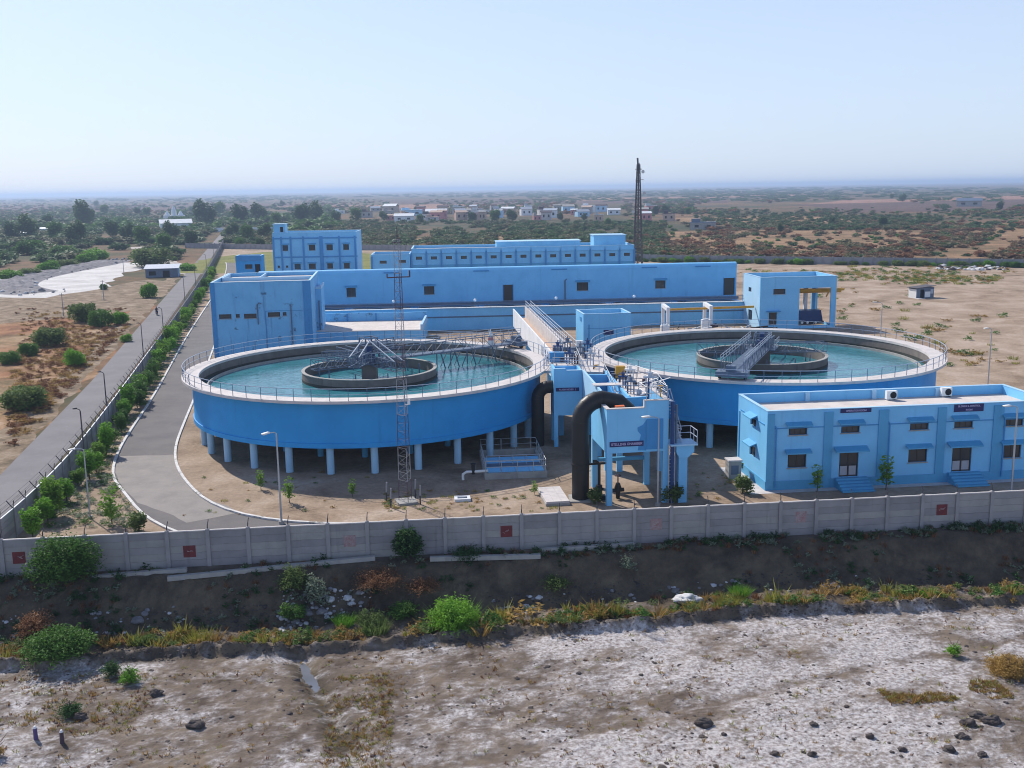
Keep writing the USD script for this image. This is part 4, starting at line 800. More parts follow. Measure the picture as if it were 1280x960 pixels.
# filter house: long building, basins in front
t = thing('filter_house', 'long blue building with rounded roof edge and few dark windows behind the tanks', 'building', (-36, 195, 0), 4.0)
wn = [(4.88, 6.61, 5.15, 6.85), (19.55, 21.49, 5.3, 6.85), (48.9, 51.1, 5.4, 6.95), (64.2, 66.2, 5.5, 7.0)]; dn = [(34.7, 36.5, 3.6, 6.8), (77.7, 79.8, 3.9, 7.2)]
obj('wall', MB().wall(holes(91.6, 0, 9.5, [(o[0]+11.4, o[1]+11.4, o[2], o[3]) for o in wn+dn]), 0, .3).xf(lambda v: v-[11.4, 0, 0]), 'blue', t)
obj('end_wall', MB().box(-11.4, -11.1, .301, 13, 0, 8.29), 'blue', t); obj('end_wall', MB().box(79.9, 80.2, .301, 13, 0, 8.29), 'blue', t); obj('back_wall', MB().box(-11.4, 80.2, 13.001, 13.3, 0, 8.29), 'blue', t)
prof = [(-.02, 9.501)]+[(.75-.77*math.cos(a), 9.55+.7*math.sin(a)) for a in np.linspace(0, math.pi/2, 7)]+[(1.2, 10.25), (1.35, 8.7), (13.3, 8.6), (13.3, 8.3), (1.0, 8.3), (.9, 9.501)]
obj('roof', MB().wall(Polygon(prof), 0, 91.64).xf(lambda v: np.c_[v[:, 1]-11.42, v[:, 0], v[:, 2]]), 'blue', t, 30)
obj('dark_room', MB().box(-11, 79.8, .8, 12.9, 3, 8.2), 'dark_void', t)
for o in wn: fit_window(t, *o, chajja=.4, mull=1)
for o in dn:
    d_ = obj('door', MB().box(o[0], o[1], .12, .2, o[2], o[3]), 'door_brown', t); obj('door_frame', MB().box(o[0]-.12, o[0]-.002, -.05, .1, o[2], o[3]+.12).box(o[1]+.002, o[1]+.12, -.05, .1, o[2], o[3]+.12), 'blue_dark', d_)
for x in (12, 29, 44, 61.5, 72): obj('rain_spout', MB().box(x, x+3.0, -.12, -.025, 9.45, 9.68), 'blue_dark', t)
obj('vent_pipe', MB().tube([(46.6, -.15, 3.3), (46.6, -.15, 7.4), (46.9, -.3, 7.7)], .12, 8), 'steel_grey', t, 40)
obj('basin_block', MB().box(-8, 80.2, -12.2, -.302, 0, 3.1), 'blue', t)
obj('front_kerb', MB().box(-8.1, 80.3, -12.5, -12.201, 0, 3.95), 'blue', t); obj('kerb_top', MB().box(-8.15, 80.35, -12.75, -11.9, 3.951, 4.05), 'white_paint', t)
for i in range(7):
    x = -6+i*12.3
    b = obj('filter_basin', MB().box(x, x+10.6, -10.8, -3.2, 3.101, 3.35), 'stained_concrete', t); obj('basin_water', MB().box(x+.3, x+10.3, -10.5, -3.5, 3.351, 3.40), 'pipe_black', b)
    obj('basin_rail', rails(x, x+10.6, 3.7, 3.1, 5, 1.0, .035).xf(lambda v: v+[0, -7, 0]), 'steel_grey', b)
obj('gallery_pipe', MB().tube([(-8, -2.2, 3.6), (80, -2.2, 3.6)], .28, 10).tube([(-8, -1.2, 3.5), (80, -1.2, 3.5)], .16, 8), 'steel_grey', t, 40)
rl = MB(); rail_path(rl, [(-8, -12.3), (80, -12.3)], 4.05, 1.0, 2.2, .035); obj('front_railing', rl, 'rail_dark', t)
obj('wall_groove', MB().box(18, 79, -12.56, -12.501, 2.25, 2.5), 'rail_dark', t)
for i, (x, y) in enumerate(((-21.3, 186.5), (-6.5, 186.6), (8.3, 188), (22.7, 189))):
    g_ = thing('globe_lamp', ['leftmost white globe lamp on the filter basin walkway, near the mast', 'second white globe lamp on the filter basin walkway, left of the channel', 'white globe lamp just right of the sloping channel top', 'white globe lamp on the basin walkway above the open blue box'][i], 'lamp', (x, y, 3.4))
    obj('post', MB().tube([(0, 0, 0), (0, 0, 1.5)], .05, 8), 'steel_grey', g_); obj('globe', trimesh.creation.icosphere(3, .26).apply_translation([0, 0, 1.72]), 'globe', g_, True)
# low wash tank with pale roof left of the channel
t = thing('backwash_tank', 'low blue tank with a pale sunlit roof between the pump building and the channel', 'tank', (-32.5, 166.5, 0), 1.0)
obj('body', MB().box(0, 18.0, 0, 13, 0, 2.45), 'blue', t); obj('roof', MB().box(-.05, 18.05, -.05, 12.6, 2.451, 2.55), 'roof_screed', t); obj('rear_parapet', MB().box(0, 18, 12.601, 12.9, 2.451, 3.95), 'blue_weathered', t); obj('end_parapet', MB().box(17.7, 18.05, 0, 12.6, 2.551, 3.4), 'blue_pale', t)
for x in (4, 9, 13.5): obj('rib', MB().box(x, x+.25, 12.45, 12.6, 2.551, 3.9), 'blue_dark', t)
# open box tank behind the deck
t = thing('open_tank', 'open topped blue box with a dark square sign behind the tank deck', 'tank', (10.6, 149.8, 0), 7.0)
shell(t, 7.1, 6.0, 6.7, para=1.0, mt='blue', tk=.25); obj('sign_board', MB().box(3.0, 4.5, -.06, -.003, 3.6, 4.3), 'sign_navy', t); obj('panel_line', MB().box(.6, 7, -.03, -.002, 4.55, 4.62).box(.75, .9, -.03, -.002, .5, 5.2), 'blue_dark', t); obj('vent', MB().box(-.06, -.002, 1.4, 2.6, 5.5, 6.1), 'blue_dark', t)
# crane portals and rail
t = thing('crane_portal', 'two white portal frames carrying a yellow rail behind the right tank', 'gantry', (0, 0, 0))
for x, y in ((27.0, 176), (34.6, 177.2)):
    p = obj('portal_frame', MB().box(x-.28, x+.28, y-.25, y+.25, 0, 3.9).box(x-.28, x+.28, y+5.5, y+6.0, 0, 3.9).box(x-.3, x+.3, y-.3, y+6.05, 3.901, 4.5), 'white_paint', t)
obj('crane_rail', MB().bar((27, 178.8, 3.75), (43.0, 181.5, 3.75), .28, .38), 'yellow_paint', t)
for k, (x, y, lab) in enumerate(((26.2, 174, 'white block at the foot of the left portal frame'), (33.2, 174.5, 'white tank at the foot of the right portal frame'))):
    b = thing('dosing_tank', lab, 'tank', (x, y, 0)); obj('body', MB().tube([(0, 0, 0), (0, 0, 1.7+k*.8)], .8, 20), 'ac_white', b, 40); obj('lid', MB().tube([(0, 0, 1.7+k*.8), (0, 0, 1.85+k*.8)], .5, 16), 'steel_light', b, 40)
rr = random.Random(5); jb = thing('pipe_stack', 'jumble of pipes and fittings stacked behind the right tank rim', 'pipes', (0, 0, 0))
for i in range(46):
    x = rr.uniform(28, 43); y = rr.uniform(170.5, 176.5); a = rr.uniform(-.5, .5)+(1.57 if i % 5 == 0 else 0); L = rr.uniform(.8, 3); z = rr.uniform(.2, 1.1)
    obj('pipe', MB().tube([(x, y, z), (x+L*math.cos(a), y+L*math.sin(a), z+rr.uniform(-.1, .4))], rr.uniform(.08, .22), 8), rr.choice(['ac_white', 'steel_grey', 'pipe_black', 'galvanised', 'brown_post']), jb, 40)
# chemical house with open crane bay
t = thing('chemical_house', 'two-storey blue block with an open crane bay behind the right tank', 'building', (43.45, 178.9, 0), 5.0)
opn = [(2.34, 4.5, 6.15, 7.05), (1.67, 3.1, .7, 2.95), (7.05, 12.75, .45, 7.1)]
Wf, Df, Hf = 13.7, 9.6, 9.1
obj('wall', MB().wall(holes(Wf, 0, Hf, opn), 0, .3), 'blue', t); obj('wall', MB().wall(holes(Wf, 0, Hf, [(7.3, 12.9, .45, 7.3)]), Df-.3, Df), 'blue', t)
obj('wall', MB().wall(holes(Df-.6, 0, Hf, [(4.6, 6.2, 6.1, 6.9), (3.8, 6.0, 1.1, 2.9)]), 0, .3).xf(lambda v: np.c_[v[:, 1], v[:, 0]+.3, v[:, 2]]), 'blue_pale', t)  # sun-facing end in a paler blue than the rest, sunlight painted in
obj('wall', MB().wall(holes(Df-.6, 0, Hf, [(.6, 8.2, .45, 7.1)]), 0, .3).xf(lambda v: np.c_[Wf-v[:, 1], v[:, 0]+.3, v[:, 2]]), 'blue', t)
obj('inner_wall', MB().box(6.5, 6.8, .301, Df-.301, 0, 8.2), 'blue', t); obj('roof', MB().box(.29, Wf-.29, .29, Df-.29, 7.75, 8.0), 'roof_screed', t)
obj('parapet_cap', MB().box(-.04, Wf+.04, -.04, .33, Hf, Hf+.05).box(-.04, Wf+.04, Df-.33, Df+.04, Hf, Hf+.05).box(-.04, .33, .331, Df-.331, Hf, Hf+.05).box(Wf-.33, Wf+.04, .331, Df-.331, Hf, Hf+.05), 'blue_pale', t)
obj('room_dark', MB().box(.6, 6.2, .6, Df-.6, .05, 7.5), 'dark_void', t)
fit_window(t, *opn[0], mull=1, chajja=0); d_ = obj('door', MB().box(1.67, 3.1, .12, .2, .7, 2.95), 'door_brown', t); obj('door_sunshade', MB().box(1.2, 3.6, -.6, -.003, 3.1, 3.25), 'blue_dark', d_)
for o in ((4.6, 6.2, 6.1, 6.9), (3.8, 6.0, 1.1, 2.9)): fit_window(t, 9.3-o[1], 9.3-o[0], o[2], o[3], fn=lambda m_: m_.xf(lambda v: np.c_[v[:, 1], 9.6-v[:, 0], v[:, 2]]), sill=False)
obj('crane_girder', MB().bar((6.9, 4.8, 6.1), (16.5, 4.8, 6.1), .45, .75).bar((6.9, 2.2, 6.5), (16.0, 2.2, 6.5), .3, .4).bar((14.2, 4.8, 5.7), (13.8, 4.8, 4.9), .2), 'yellow_paint', t)
obj('bay_column', MB().box(10.1, 10.7, 5.6, 6.2, 0, 7.74), 'white_paint', t)
k = thing('chlorine_skid', 'dark blue machine standing in the open crane bay', 'machine', (53.2, 182.8, 0), 5); obj('hood', MB().wall(Polygon([(-2.9, 1.0), (2.2, 1.0), (1.8, 2.9), (-2.9, 2.9)]), -1, 1), 'machine_blue', k); obj('base', MB().box(-2.9, 2.4, -1.05, 1.05, .46, .98), 'dark_void', k)
for x in (-1.6, -.6, .9): obj('gauge', MB().tube([(x, -1.1, .75), (x, -1.0, .75)], .22, 14), 'ac_white', k)
# office block at the back
t = thing('office_block', 'tall blue office block with two rows of windows and a stair tower at the back', 'building', (-66.2, 290, 0), 2.0)
wi = []
for x0, x1 in ((2.65, 4.15), (9.95, 11.7), (14.85, 16.6), (19.5, 21.1)): wi.append((x0, x1, 8.7, 10.25))
for x0, x1 in ((5.7, 7.4), (9.7, 11.6), (14.8, 16.4), (19.5, 21.1)): wi.append((x0, x1, 3.55, 5.0))
wi += [(1.0, 1.6, 4.0, 4.6), (3.3, 3.9, 4.0, 4.6)]
shell(t, 23.3, 13, 13.7, wi, para=.9, mt='blue', left=[(3, 5, 8.7, 10.2), (8, 10, 8.7, 10.2)])
for o in wi: fit_window(t, *o, chajja=.5 if o[1]-o[0] > 1 else 0, mull=1)
obj('stair_tower', MB().box(.3, 3.5, .3, 4.5, 12.81, 16.0), 'blue', t); obj('tower_roof', MB().box(.1, 3.7, .1, 4.7, 16.001, 16.15), 'blue_pale', t); obj('tower_window', MB().box(2.2, 3.0, .25, .298, 13.9, 15.3), 'dark_void', t)
rb_ = MB()
for x in (-.1, 2.1, 4.7, 8.2, 12.9, 13.4, 18.2, 22.6): rb_.box(x, x+.5, -.16, -.002, 0, 12.6)
for z_ in (1.6, 6.7, 11.9): rb_.box(-.1, 23.4, -.13, -.0021, z_, z_+.4)
obj('frame_ribs', rb_, 'blue_dark', t)
# guard room
t = thing('guard_room', 'small dark blue cabin with one window beyond the pump building roof', 'cabin', (-67.6, 255, 0), 3); shell(t, 6.2, 4.5, 9.6, [(2.2, 4.0, 6.4, 7.5), (4.6, 5.9, .1, 7.5)], para=.5, mt='blue_deep'); fit_window(t, 2.2, 4.0, 6.4, 7.5); obj('band', MB().box(-.05, 6.25, -.05, -.002, 8.3, 9.5), 'blue_dark', t)
# rear row building with fifteen bays
t = thing('bay_building', 'long blue building of fifteen equal bays with slit windows behind the filter house', 'building', (-25.8, 270.6, 0), 3.0)
n = 15; bwid = 58.7/n; wi = [(i*bwid+1.2, i*bwid+2.75, 6.95, 7.75) for i in range(n)]
shell(t, 58.7, 16, 9.8, wi, para=.7, mt='blue', tk=.3); 
for o in wi: fit_window(t, *o, glass='louvre', mull=0, sill=False)
for i in range(n+1): obj('pilaster', MB().box(i*bwid-.2, i*bwid+.2, -.3, -.002, 0, 8.9), 'blue_dark', t)
for i in range(n): obj('eave_panel', MB().add([(i*bwid+.22, -.003, 9.7), (i*bwid+bwid-.22, -.003, 9.7), (i*bwid+bwid-.22, -.35, 8.6), (i*bwid+.22, -.35, 8.6), (i*bwid+.22, -.003, 8.5), (i*bwid+bwid-.22, -.003, 8.5)], [(0, 1, 2, 3), (3, 2, 5, 4)]), 'blue', t)
obj('plinth_band', MB().box(0, 58.7, -.06, -.002, 0, 5.6), 'blue_plinth', t)
obj('roof_room', MB().box(48.5, 57, 4, 11, 9.1, 12.2), 'blue', t); obj('roof_room_cap', MB().box(48.3, 57.2, 3.8, 11.2, 12.201, 12.4), 'blue_pale', t); obj('roof_block', MB().box(22.5, 45, 5, 12, 9.1, 10.9), 'blue', t); obj('roof_block_cap', MB().box(22.3, 45.2, 4.8, 12.2, 10.901, 11.05), 'blue_pale', t)
t = thing('store_wing', 'lower two-bay blue wing at the left end of the fifteen-bay building', 'building', (-36.2, 269.6, 0), 3.0); shell(t, 10.1, 12, 8.5, [(2.2, 4.0, 6.2, 6.9), (7.2, 9.0, 6.3, 7.0)], para=.7); obj('pilaster', MB().box(-.1, .4, -.3, -.002, 0, 8), 'blue_dark', t)
for o in ((2.2, 4.0, 6.2, 6.9), (7.2, 9.0, 6.3, 7.0)): fit_window(t, *o, glass='louvre', mull=0)

# ------------------------------------------------------------------ masts, lamps, poles
def lattice(mb, z0, z1, w0, w1, n, legs, r, rw):
    ring_ = lambda w, z: [np.array([w*math.cos(2*math.pi*(k+.25)/legs), w*math.sin(2*math.pi*(k+.25)/legs), z]) for k in range(legs)]
    zs = np.linspace(z0, z1, n+1)
    for i in range(n+1):
        A_ = ring_(w0+(w1-w0)*(zs[i]-z0)/(z1-z0), zs[i])
        for k in range(legs): mb.tube([A_[k], A_[(k+1) % legs]], rw, 5)
        if i < n:
            B_ = ring_(w0+(w1-w0)*(zs[i+1]-z0)/(z1-z0), zs[i+1])
            for k in range(legs): mb.tube([A_[k], B_[(k+1) % legs]] if i % 2 else [A_[(k+1) % legs], B_[k]], rw, 5)
    A_, B_ = ring_(w0, z0), ring_(w1, z1)
    for a, b in zip(A_, B_): mb.tube([a, b], r, 6)
    return mb
t = thing('lattice_mast', 'slim triangular lattice mast banded dark red and white in front of the left tank', 'mast', (-8.74, 80.55, 0), 20)
zs = [0, 1.9, 4.6, 7.3, 10.2, 13.0, 15.8, 18.6, 21.2]
for i in range(8):
    wa, wb = .62-.34*zs[i]/21.2, .62-.34*zs[i+1]/21.2
    obj('mast_section', lattice(MB(), zs[i]+.01, zs[i+1]-.01, wa, wb, 4, 3, .027, .0095), 'mast_white' if i % 2 else 'mast_red', t)
obj('cross_arm', MB().bar((-.9, 0, 18.3), (.9, 0, 18.3), .09).tube([(.9, 0, 18.3), (.9, 0, 18.8)], .06, 6).tube([(-.9, 0, 18.3), (-.9, 0, 18.6)], .05, 6), 'mast_red', t); obj('top_spike', MB().tube([(0, 0, 21.2), (0, 0, 22.2)], .03, 6).bar((-.4, 0, 21), (.4, 0, 21), .05), 'mast_red', t)
obj('marker_lamp', MB().tube([(.5, 0, 8.1), (.5, 0, 8.5)], .1, 10).bar((.1, 0, 8.1), (.55, 0, 8.1), .04), 'ac_white', t)
obj('footing', MB().box(-.8, .8, -.8, .8, -.1, .18), 'grey_concrete', t)
for i, (dx, dy) in enumerate(((-1.5, -.9), (-1.4, 1.0), (.9, -1.0), (1.0, .9))):
    f_ = obj('fence_post', MB().tube([(dx, dy, 0), (dx, dy, .75)], .06, 8), 'cable', t); obj('white_top', MB().tube([(dx, dy, .751), (dx+.05, dy, 1.6)], .065, 8), 'mast_white', f_)
t = thing('lattice_tower', 'tall dark four-legged lattice tower rising above the horizon at the back of the plant', 'tower', (41.2, 334, 0), 8)
for i in range(6):
    z0, z1 = i*5.3, (i+1)*5.3; obj('tower_section', lattice(MB(), z0, z1, 2.0-.24*i, 2.0-.24*(i+1), 4, 4, .17, .085), 'tower_steel', t)
obj('ladder', MB().bar((0, 0, 0), (0, 0, 31), .35, .3), 'tower_steel', t); obj('top_platform', MB().box(-.9, .9, -.9, .9, 30.2, 30.4).box(-.8, 1.6, -.8, .8, 26.9, 27.05), 'tower_steel', t)
obj('antenna', MB().tube([(-.1, 0, 30.4), (-.3, 0, 33.8)], .28, 10).tube([(.3, .2, 30.4), (.3, .2, 32.3)], .12, 8), 'tower_steel', t)
for z_, x_ in ((29.5, 1.2), (22.8, 1.7), (17, -1.9)): obj('dish', MB().tube([(x_, -.8, z_), (x_, -1.1, z_)], [.2, .55], 16), 'galvanised', t, 40)
def lamp_kind(name, h, arm, mt, k=1.0):
    p = proto(name)
    ob = lambda nm, mb, mt_, sm=40: usdkit.mesh(stage, f'{p.GetPath()}/{nm}', mb.mesh(), M[mt_], sm)
    ob('base_plate', MB().tube([(0, 0, 0), (0, 0, .25)], .22, 10), 'grey_concrete'); ob('pole', MB().tube([(0, 0, .2), (0, 0, h)], .085, 10, .055), mt)
    ob('arm', MB().tube([(0, 0, h), (-.25*arm, 0, h+.15), (-arm, 0, h+.25)], .04, 8), mt); ob('lamp_head', MB().box(-arm-.55*k, -arm+.1, -.13*k, .13*k, h+.2, h+.32), 'ac_white' if k == 1 else mt, 0)
    return p
LP = lamp_kind('tall_lamp', 7.1, .9, 'galvanised'); LQ = lamp_kind('road_lamp', 5.6, .35, 'tower_steel', .5)
for (x, y, lab, rz, k) in ((-17.8, 75.5, 'street lamp on the dirt in front of the left tank columns', 60, 1), (-33.3, 77.6, 'street lamp on the left verge by the hedge and the curved road', 40, .78), (11.44, 78.6, 'street lamp standing in front of the stilling chamber', 20, 1), (40.5, 80.6, 'street lamp in front of the control building at the right edge of the photo', 20, 1),
                          (*at(1240, 410, 7.3)[:2], 'lone street lamp on the bare yard beyond the right tank', 30, 1), (*at(1103, 378, 7.3)[:2], 'distant street lamp on the bare yard left of the tin hut', 0, 1)):
    copy(LP, 'street_lamp', lab, 'street lamp', (x, y, 0), rz, 'lamps inside the plant', k)
for k_, (u, v) in enumerate(((100, 511), (129.5, 465), (176, 404), (202, 385), (229, 347), (243, 334), (257, 318), (266, 306))):
    g = at(u, v, 5.8); copy(LQ, 'road_lamp', ['nearest', 'second nearest', 'third nearest', 'fourth nearest', 'fifth', 'sixth', 'seventh', 'farthest'][k_]+' slim lamp post along the outer road beside the fence', 'street lamp', (g[0], g[1], 0), 15, 'lamp posts along the outer road')
pk = proto('utility_pole'); usdkit.mesh(stage, f'{pk.GetPath()}/pole', MB().tube([(0, 0, -.2), (0, 0, 4.8)], .11, 8, .07).mesh(), M['grey_concrete'], 40); usdkit.mesh(stage, f'{pk.GetPath()}/cross_bar', MB().bar((-.5, 0, 4.5), (.5, 0, 4.5), .08).mesh(), M['cable'])
for (x, y, lab) in ((-94, 215.5, 'utility pole behind the large round bushes in the left field'), (-97.9, 247.5, 'utility pole between the orange land and the salt flat'), (-123.4, 330, 'utility pole at the far end of the salt flat')): copy(pk, 'utility_pole', lab, 'pole', (x, y, 0), 20, 'utility poles in the left field')

# ------------------------------------------------------------------ growth
def leaves(n, lobes, size, seed, lo=.55, flat=.35, thin=.45):
    """n small leaf faces spread through a crown made of ellipsoid lobes (cx, cy, cz, rx, ry, rz)"""
    r = np.random.RandomState(seed); vol = np.array([l[3]*l[4]*l[5] for l in lobes])**.7
    li = r.choice(len(lobes), n, p=vol/vol.sum()); L = np.array(lobes, float)[li]
    d = r.normal(size=(n, 3)); d /= np.linalg.norm(d, axis=1)[:, None]
    clump = .78+.44*meshkit.noise(d*2.6+li[:, None]*7.3, seed)
    rad = (lo+(1-lo)*r.rand(n)**.6)*clump
    c = L[:, :3]+d*L[:, 3:]*rad[:, None]
    a = r.normal(size=(n, 3)); a[:, 2] *= flat; a += d*.3; a /= np.linalg.norm(a, axis=1)[:, None]
    b = np.cross(a, r.normal(size=(n, 3))+d*.9); b /= np.linalg.norm(b, axis=1)[:, None]
    s = size*(.6+.8*r.rand(n))[:, None]
    v = np.stack([c-a*s, c+b*s*thin, c+a*s, c-b*s*thin], 1).reshape(-1, 3); k = np.arange(n)[:, None]*4
    v[:, 2] = np.maximum(v[:, 2], .02)
    return v, np.vstack([k+[0, 1, 2], k+[0, 2, 3]])
def sprays(n, R, H, size, seed, per=14):
    """thin arching twigs that carry leaves, for a feathery thorn bush"""
    r = np.random.RandomState(seed); V = []; 
    for i in range(n):
        a = r.rand()*2*math.pi; el = r.uniform(.15, 1.35); L = r.uniform(.65, 1.05)
        base = np.array([r.normal()*.15*R, r.normal()*.15*R, .05]); tip = np.array([math.cos(a)*math.cos(el)*R*L, math.sin(a)*math.cos(el)*R*L, math.sin(el)*H*L])
        mid = (base+tip)/2+np.array([0, 0, .22*H])
        u = r.uniform(.25, 1, per)[:, None]; p = (1-u)**2*base+2*u*(1-u)*mid+u*u*tip+r.normal(size=(per, 3))*.05*R
        V.append(p)
    c = np.vstack(V); m_ = len(c); a = r.normal(size=(m_, 3)); a[:, 2] *= .4; a /= np.linalg.norm(a, axis=1)[:, None]; b = np.cross(a, r.normal(size=(m_, 3))); b /= np.linalg.norm(b, axis=1)[:, None]
    s = size*(.6+.8*r.rand(m_))[:, None]; v = np.stack([c-a*s, c+b*s*.35, c+a*s, c-b*s*.35], 1).reshape(-1, 3); k = np.arange(m_)[:, None]*4; v[:, 2] = np.maximum(v[:, 2], .01)
    return v, np.vstack([k+[0, 1, 2], k+[0, 2, 3]])
def blades(n, R, H, seed, w=.018, lean=.55):
    r = np.random.RandomState(seed); a = r.rand(n)*2*math.pi; rr_ = R*.55*np.sqrt(r.rand(n)); c = np.c_[rr_*np.cos(a), rr_*np.sin(a), 0*a]
    l = r.rand(n)*lean; h = H*(.5+.5*r.rand(n)); tip = c+np.c_[np.cos(a)*l*h, np.sin(a)*l*h, h]; a2 = r.rand(n)*2*math.pi; sd = np.c_[np.cos(a2), np.sin(a2), 0*a2]*w
    mid = (c+tip)/2+[0, 0, .0]+np.c_[0*a, 0*a, h*.12]
    v = np.stack([c-sd, c+sd, mid+sd*.7, tip, mid-sd*.7], 1).reshape(-1, 3); k = np.arange(n)[:, None]*5
    return v, np.vstack([k+[0, 1, 2], k+[0, 2, 4], k+[4, 2, 3]])
def rlobes(seed, n, R, H, z0):
    r = np.random.RandomState(seed); o = [(0, 0, z0+H*.5, R*.7, R*.7, H*.5)]
    for i in range(n):
        a = r.rand()*2*math.pi; q_ = R*r.uniform(.35, .7); k = r.uniform(.28, .5)
        o.append((q_*math.cos(a), q_*math.sin(a), z0+H*r.uniform(.25, .8), R*k, R*k, H*k*.8))
    return o
def trunk(h, r, seed, limbs=4, spread=.8):
    q_ = np.random.RandomState(seed); b = MB(); b.tube([(0, 0, -.15), (q_.normal()*.05*h, q_.normal()*.05*h, h*.5), (0, 0, h)], r, 8, r*.55)
    for i in range(limbs):
        a = q_.rand()*6.28; z_ = h*q_.uniform(.45, .95); L = h*spread*q_.uniform(.5, .9)
        b.tube([(0, 0, z_), (math.cos(a)*L*.5, math.sin(a)*L*.5, z_+L*.35), (math.cos(a)*L, math.sin(a)*L, z_+L*.9)], r*.5, 6, r*.15)
    return b
def comb(*a):
    n, V, Fc = 0, [], []
    for v, f in a: V.append(v); Fc.append(f+n); n += len(v)
    return np.vstack(V), np.vstack(Fc)
def plant_kind(name, crown, lm, tr=None, crown_name='crown'):
    p = proto(name); usdkit.mesh(stage, f'{p.GetPath()}/{crown_name}', crown, M[lm])
    if tr is not None: usdkit.mesh(stage, f'{p.GetPath()}/trunk', tr.mesh(), M['bark'], 40)
    return p
# hedge of young trees inside the side fence
HK = [plant_kind('hedge_tree', comb(leaves(1000, rlobes(40+i, 6, 1.05, 2.1, .5), .13, 50+i, .3), sprays(46, 1.2, 2.7, .12, 56+i, 13)), lm, trunk(1.6, .06, 60+i)) for i, lm in enumerate(('leaf_hedge', 'leaf_mid', 'leaf_bright'))]
hp = polyline_walk(FENCE, .5); y = 72.5
while y < 330:
    i = np.argmin(abs(hp[:, 1]-y)); far_ = (y-60)/200
    copy(rnd.choice(HK), 'hedge_tree', 'young bushy green tree in the row inside the side fence', 'tree', (hp[i, 0]+1.45+rnd.uniform(-.25, .5), y, 0), rnd.uniform(0, 360), 'young trees along the side fence', (lambda k: (k*rnd.uniform(.8, 1.15), k*rnd.uniform(.8, 1.15), k*rnd.uniform(.75, 1.2)))(rnd.uniform(.65, 1.25)))
    y += (rnd.choice([rnd.uniform(1.9, 2.6), rnd.uniform(2.4, 4.6)]) if y < 105 else rnd.uniform(1.7, 2.6))+far_*1.0
# saplings in the yard
SK = [plant_kind('sapling', comb(sprays(26, .6, 2.0, .10, 71, 12), leaves(90, [(0, 0, 1.55, .42, .42, .5), (.25, .1, 1.1, .35, .3, .4)], .11, 76)), 'leaf_hedge', trunk(1.3, .035, 72, 3, .4)), plant_kind('shrublet', leaves(700, rlobes(73, 6, .7, 1.2, .05), .11, 74, .25), 'leaf_olive', trunk(.6, .04, 75, 3))]
for (u, v, k, s_, lab) in ((362, 628, 0, 1.1, 'upright sapling with bright leaves right of the front street lamp'), (326, 612, 0, .9, 'small dark sapling left of the front street lamp'), (441, 621, 0, .8, 'small sapling left of the lattice mast'), (140, 655, 0, 1.5, 'yellowish sapling beside the left street lamp'), (174, 664, 1, 1.3, 'low leafy plant just inside the wall by the white kerb'),
                        (744, 630, 1, 1.15, 'bright green bush at the foot of the thick black pipe'), (842, 628, 1, 1.4, 'bushy green plant beside the stair column'), (1107, 612, 0, 1.5, 'sapling with bright crown in front of the control building steps'), (1021, 615, 0, 1.2, 'pale sapling in front of the first door steps'), (928, 616, 1, 1.3, 'dry looking bush in front of the sunlit end of the control building'), (932, 590, 1, .9, 'small bush behind the concrete kiosk'), (668, 618, 0, .6, 'tiny plant at the corner of the pale concrete slab'), (410, 330, 1, 2.2, 'small tree beside the office block base')):
    g = at(u, v, 0); copy(SK[k], 'sapling', lab, 'plant', (g[0], g[1], 0), rnd.uniform(0, 360), 'young plants in the yard', s_)
# big growth in front of the wall
def bush(name, label, cat, t, s, mb, lm, rz=0, sc=1.0, tr=None, grp=None):
    p = ws(t, s); z_ = float(gz(p[0], p[1]))
    o = thing(name, label, cat, (p[0], p[1], z_), rz, grp, None, sc); obj('foliage', mb, lm, o)
    obj('stems', tr or trunk(.8, .04, int(abs(t*7))+3, 5, .9), 'bark', o); return o
bush('acacia', 'large dark green thorn bush leaning on the left end of the wall', 'bush', -13.9, 1.3, comb(sprays(420, 2.7, 3.3, .10, 81, 26), leaves(2600, [(-.4, 0, 1.7, 1.8, 1.3, 1.4), (1.2, .2, 2.0, 1.2, .9, .9), (-1.3, -.4, 1.0, 1.3, 1.0, .9)], .11, 82)), 'leaf_mid')
bush('acacia', 'bright green feathery thorn bush in the left foreground', 'bush', -12.6, 8.0, comb(sprays(330, 2.5, 1.75, .10, 83, 26), leaves(2600, [(0, 0, .8, 2.0, 1.5, .8), (1.1, .2, .9, 1.2, 1.1, .7)], .10, 84)), 'leaf_mid')
bush('acacia', 'dark round green bush growing against the middle of the wall', 'bush', 8.6, .75, comb(sprays(180, 1.35, 2.4, .09, 85, 22), leaves(1700, [(0, 0, 1.2, 1.0, .7, 1.0)], .10, 86)), 'leaf_dark')
bush('acacia', 'vivid green spiky bush at the ditch edge below the wall shrub', 'bush', 11.4, 6.5, comb(sprays(330, 2.1, 2.1, .09, 87, 24), blades(500, 2.2, 1.6, 88, .02, .9)), 'leaf_bright')
bush('dry_shrub', 'reddish brown dry shrub on the bank below the wall shrub', 'bush', 6.6, 2.6, sprays(260, 2.2, 1.3, .06, 89, 22), 'leaf_brown')
bush('dry_shrub', 'brown dry shrub right of the reddish one on the bank', 'bush', 9.6, 3.0, sprays(160, 1.6, 1.0, .06, 90, 22), 'leaf_brown', 40)
bush('grey_shrub', 'pale grey green shrub on the bank left of the dry shrubs', 'bush', 2.4, 3.4, leaves(900, rlobes(91, 5, 1.0, 1.8, .1), .09, 92), 'leaf_grey')
bush('grey_shrub', 'dark green shrub beside the pale grey one on the bank', 'bush', 1.2, 4.4, leaves(900, rlobes(93, 5, 1.0, 1.2, .05), .09, 94), 'leaf_mid')
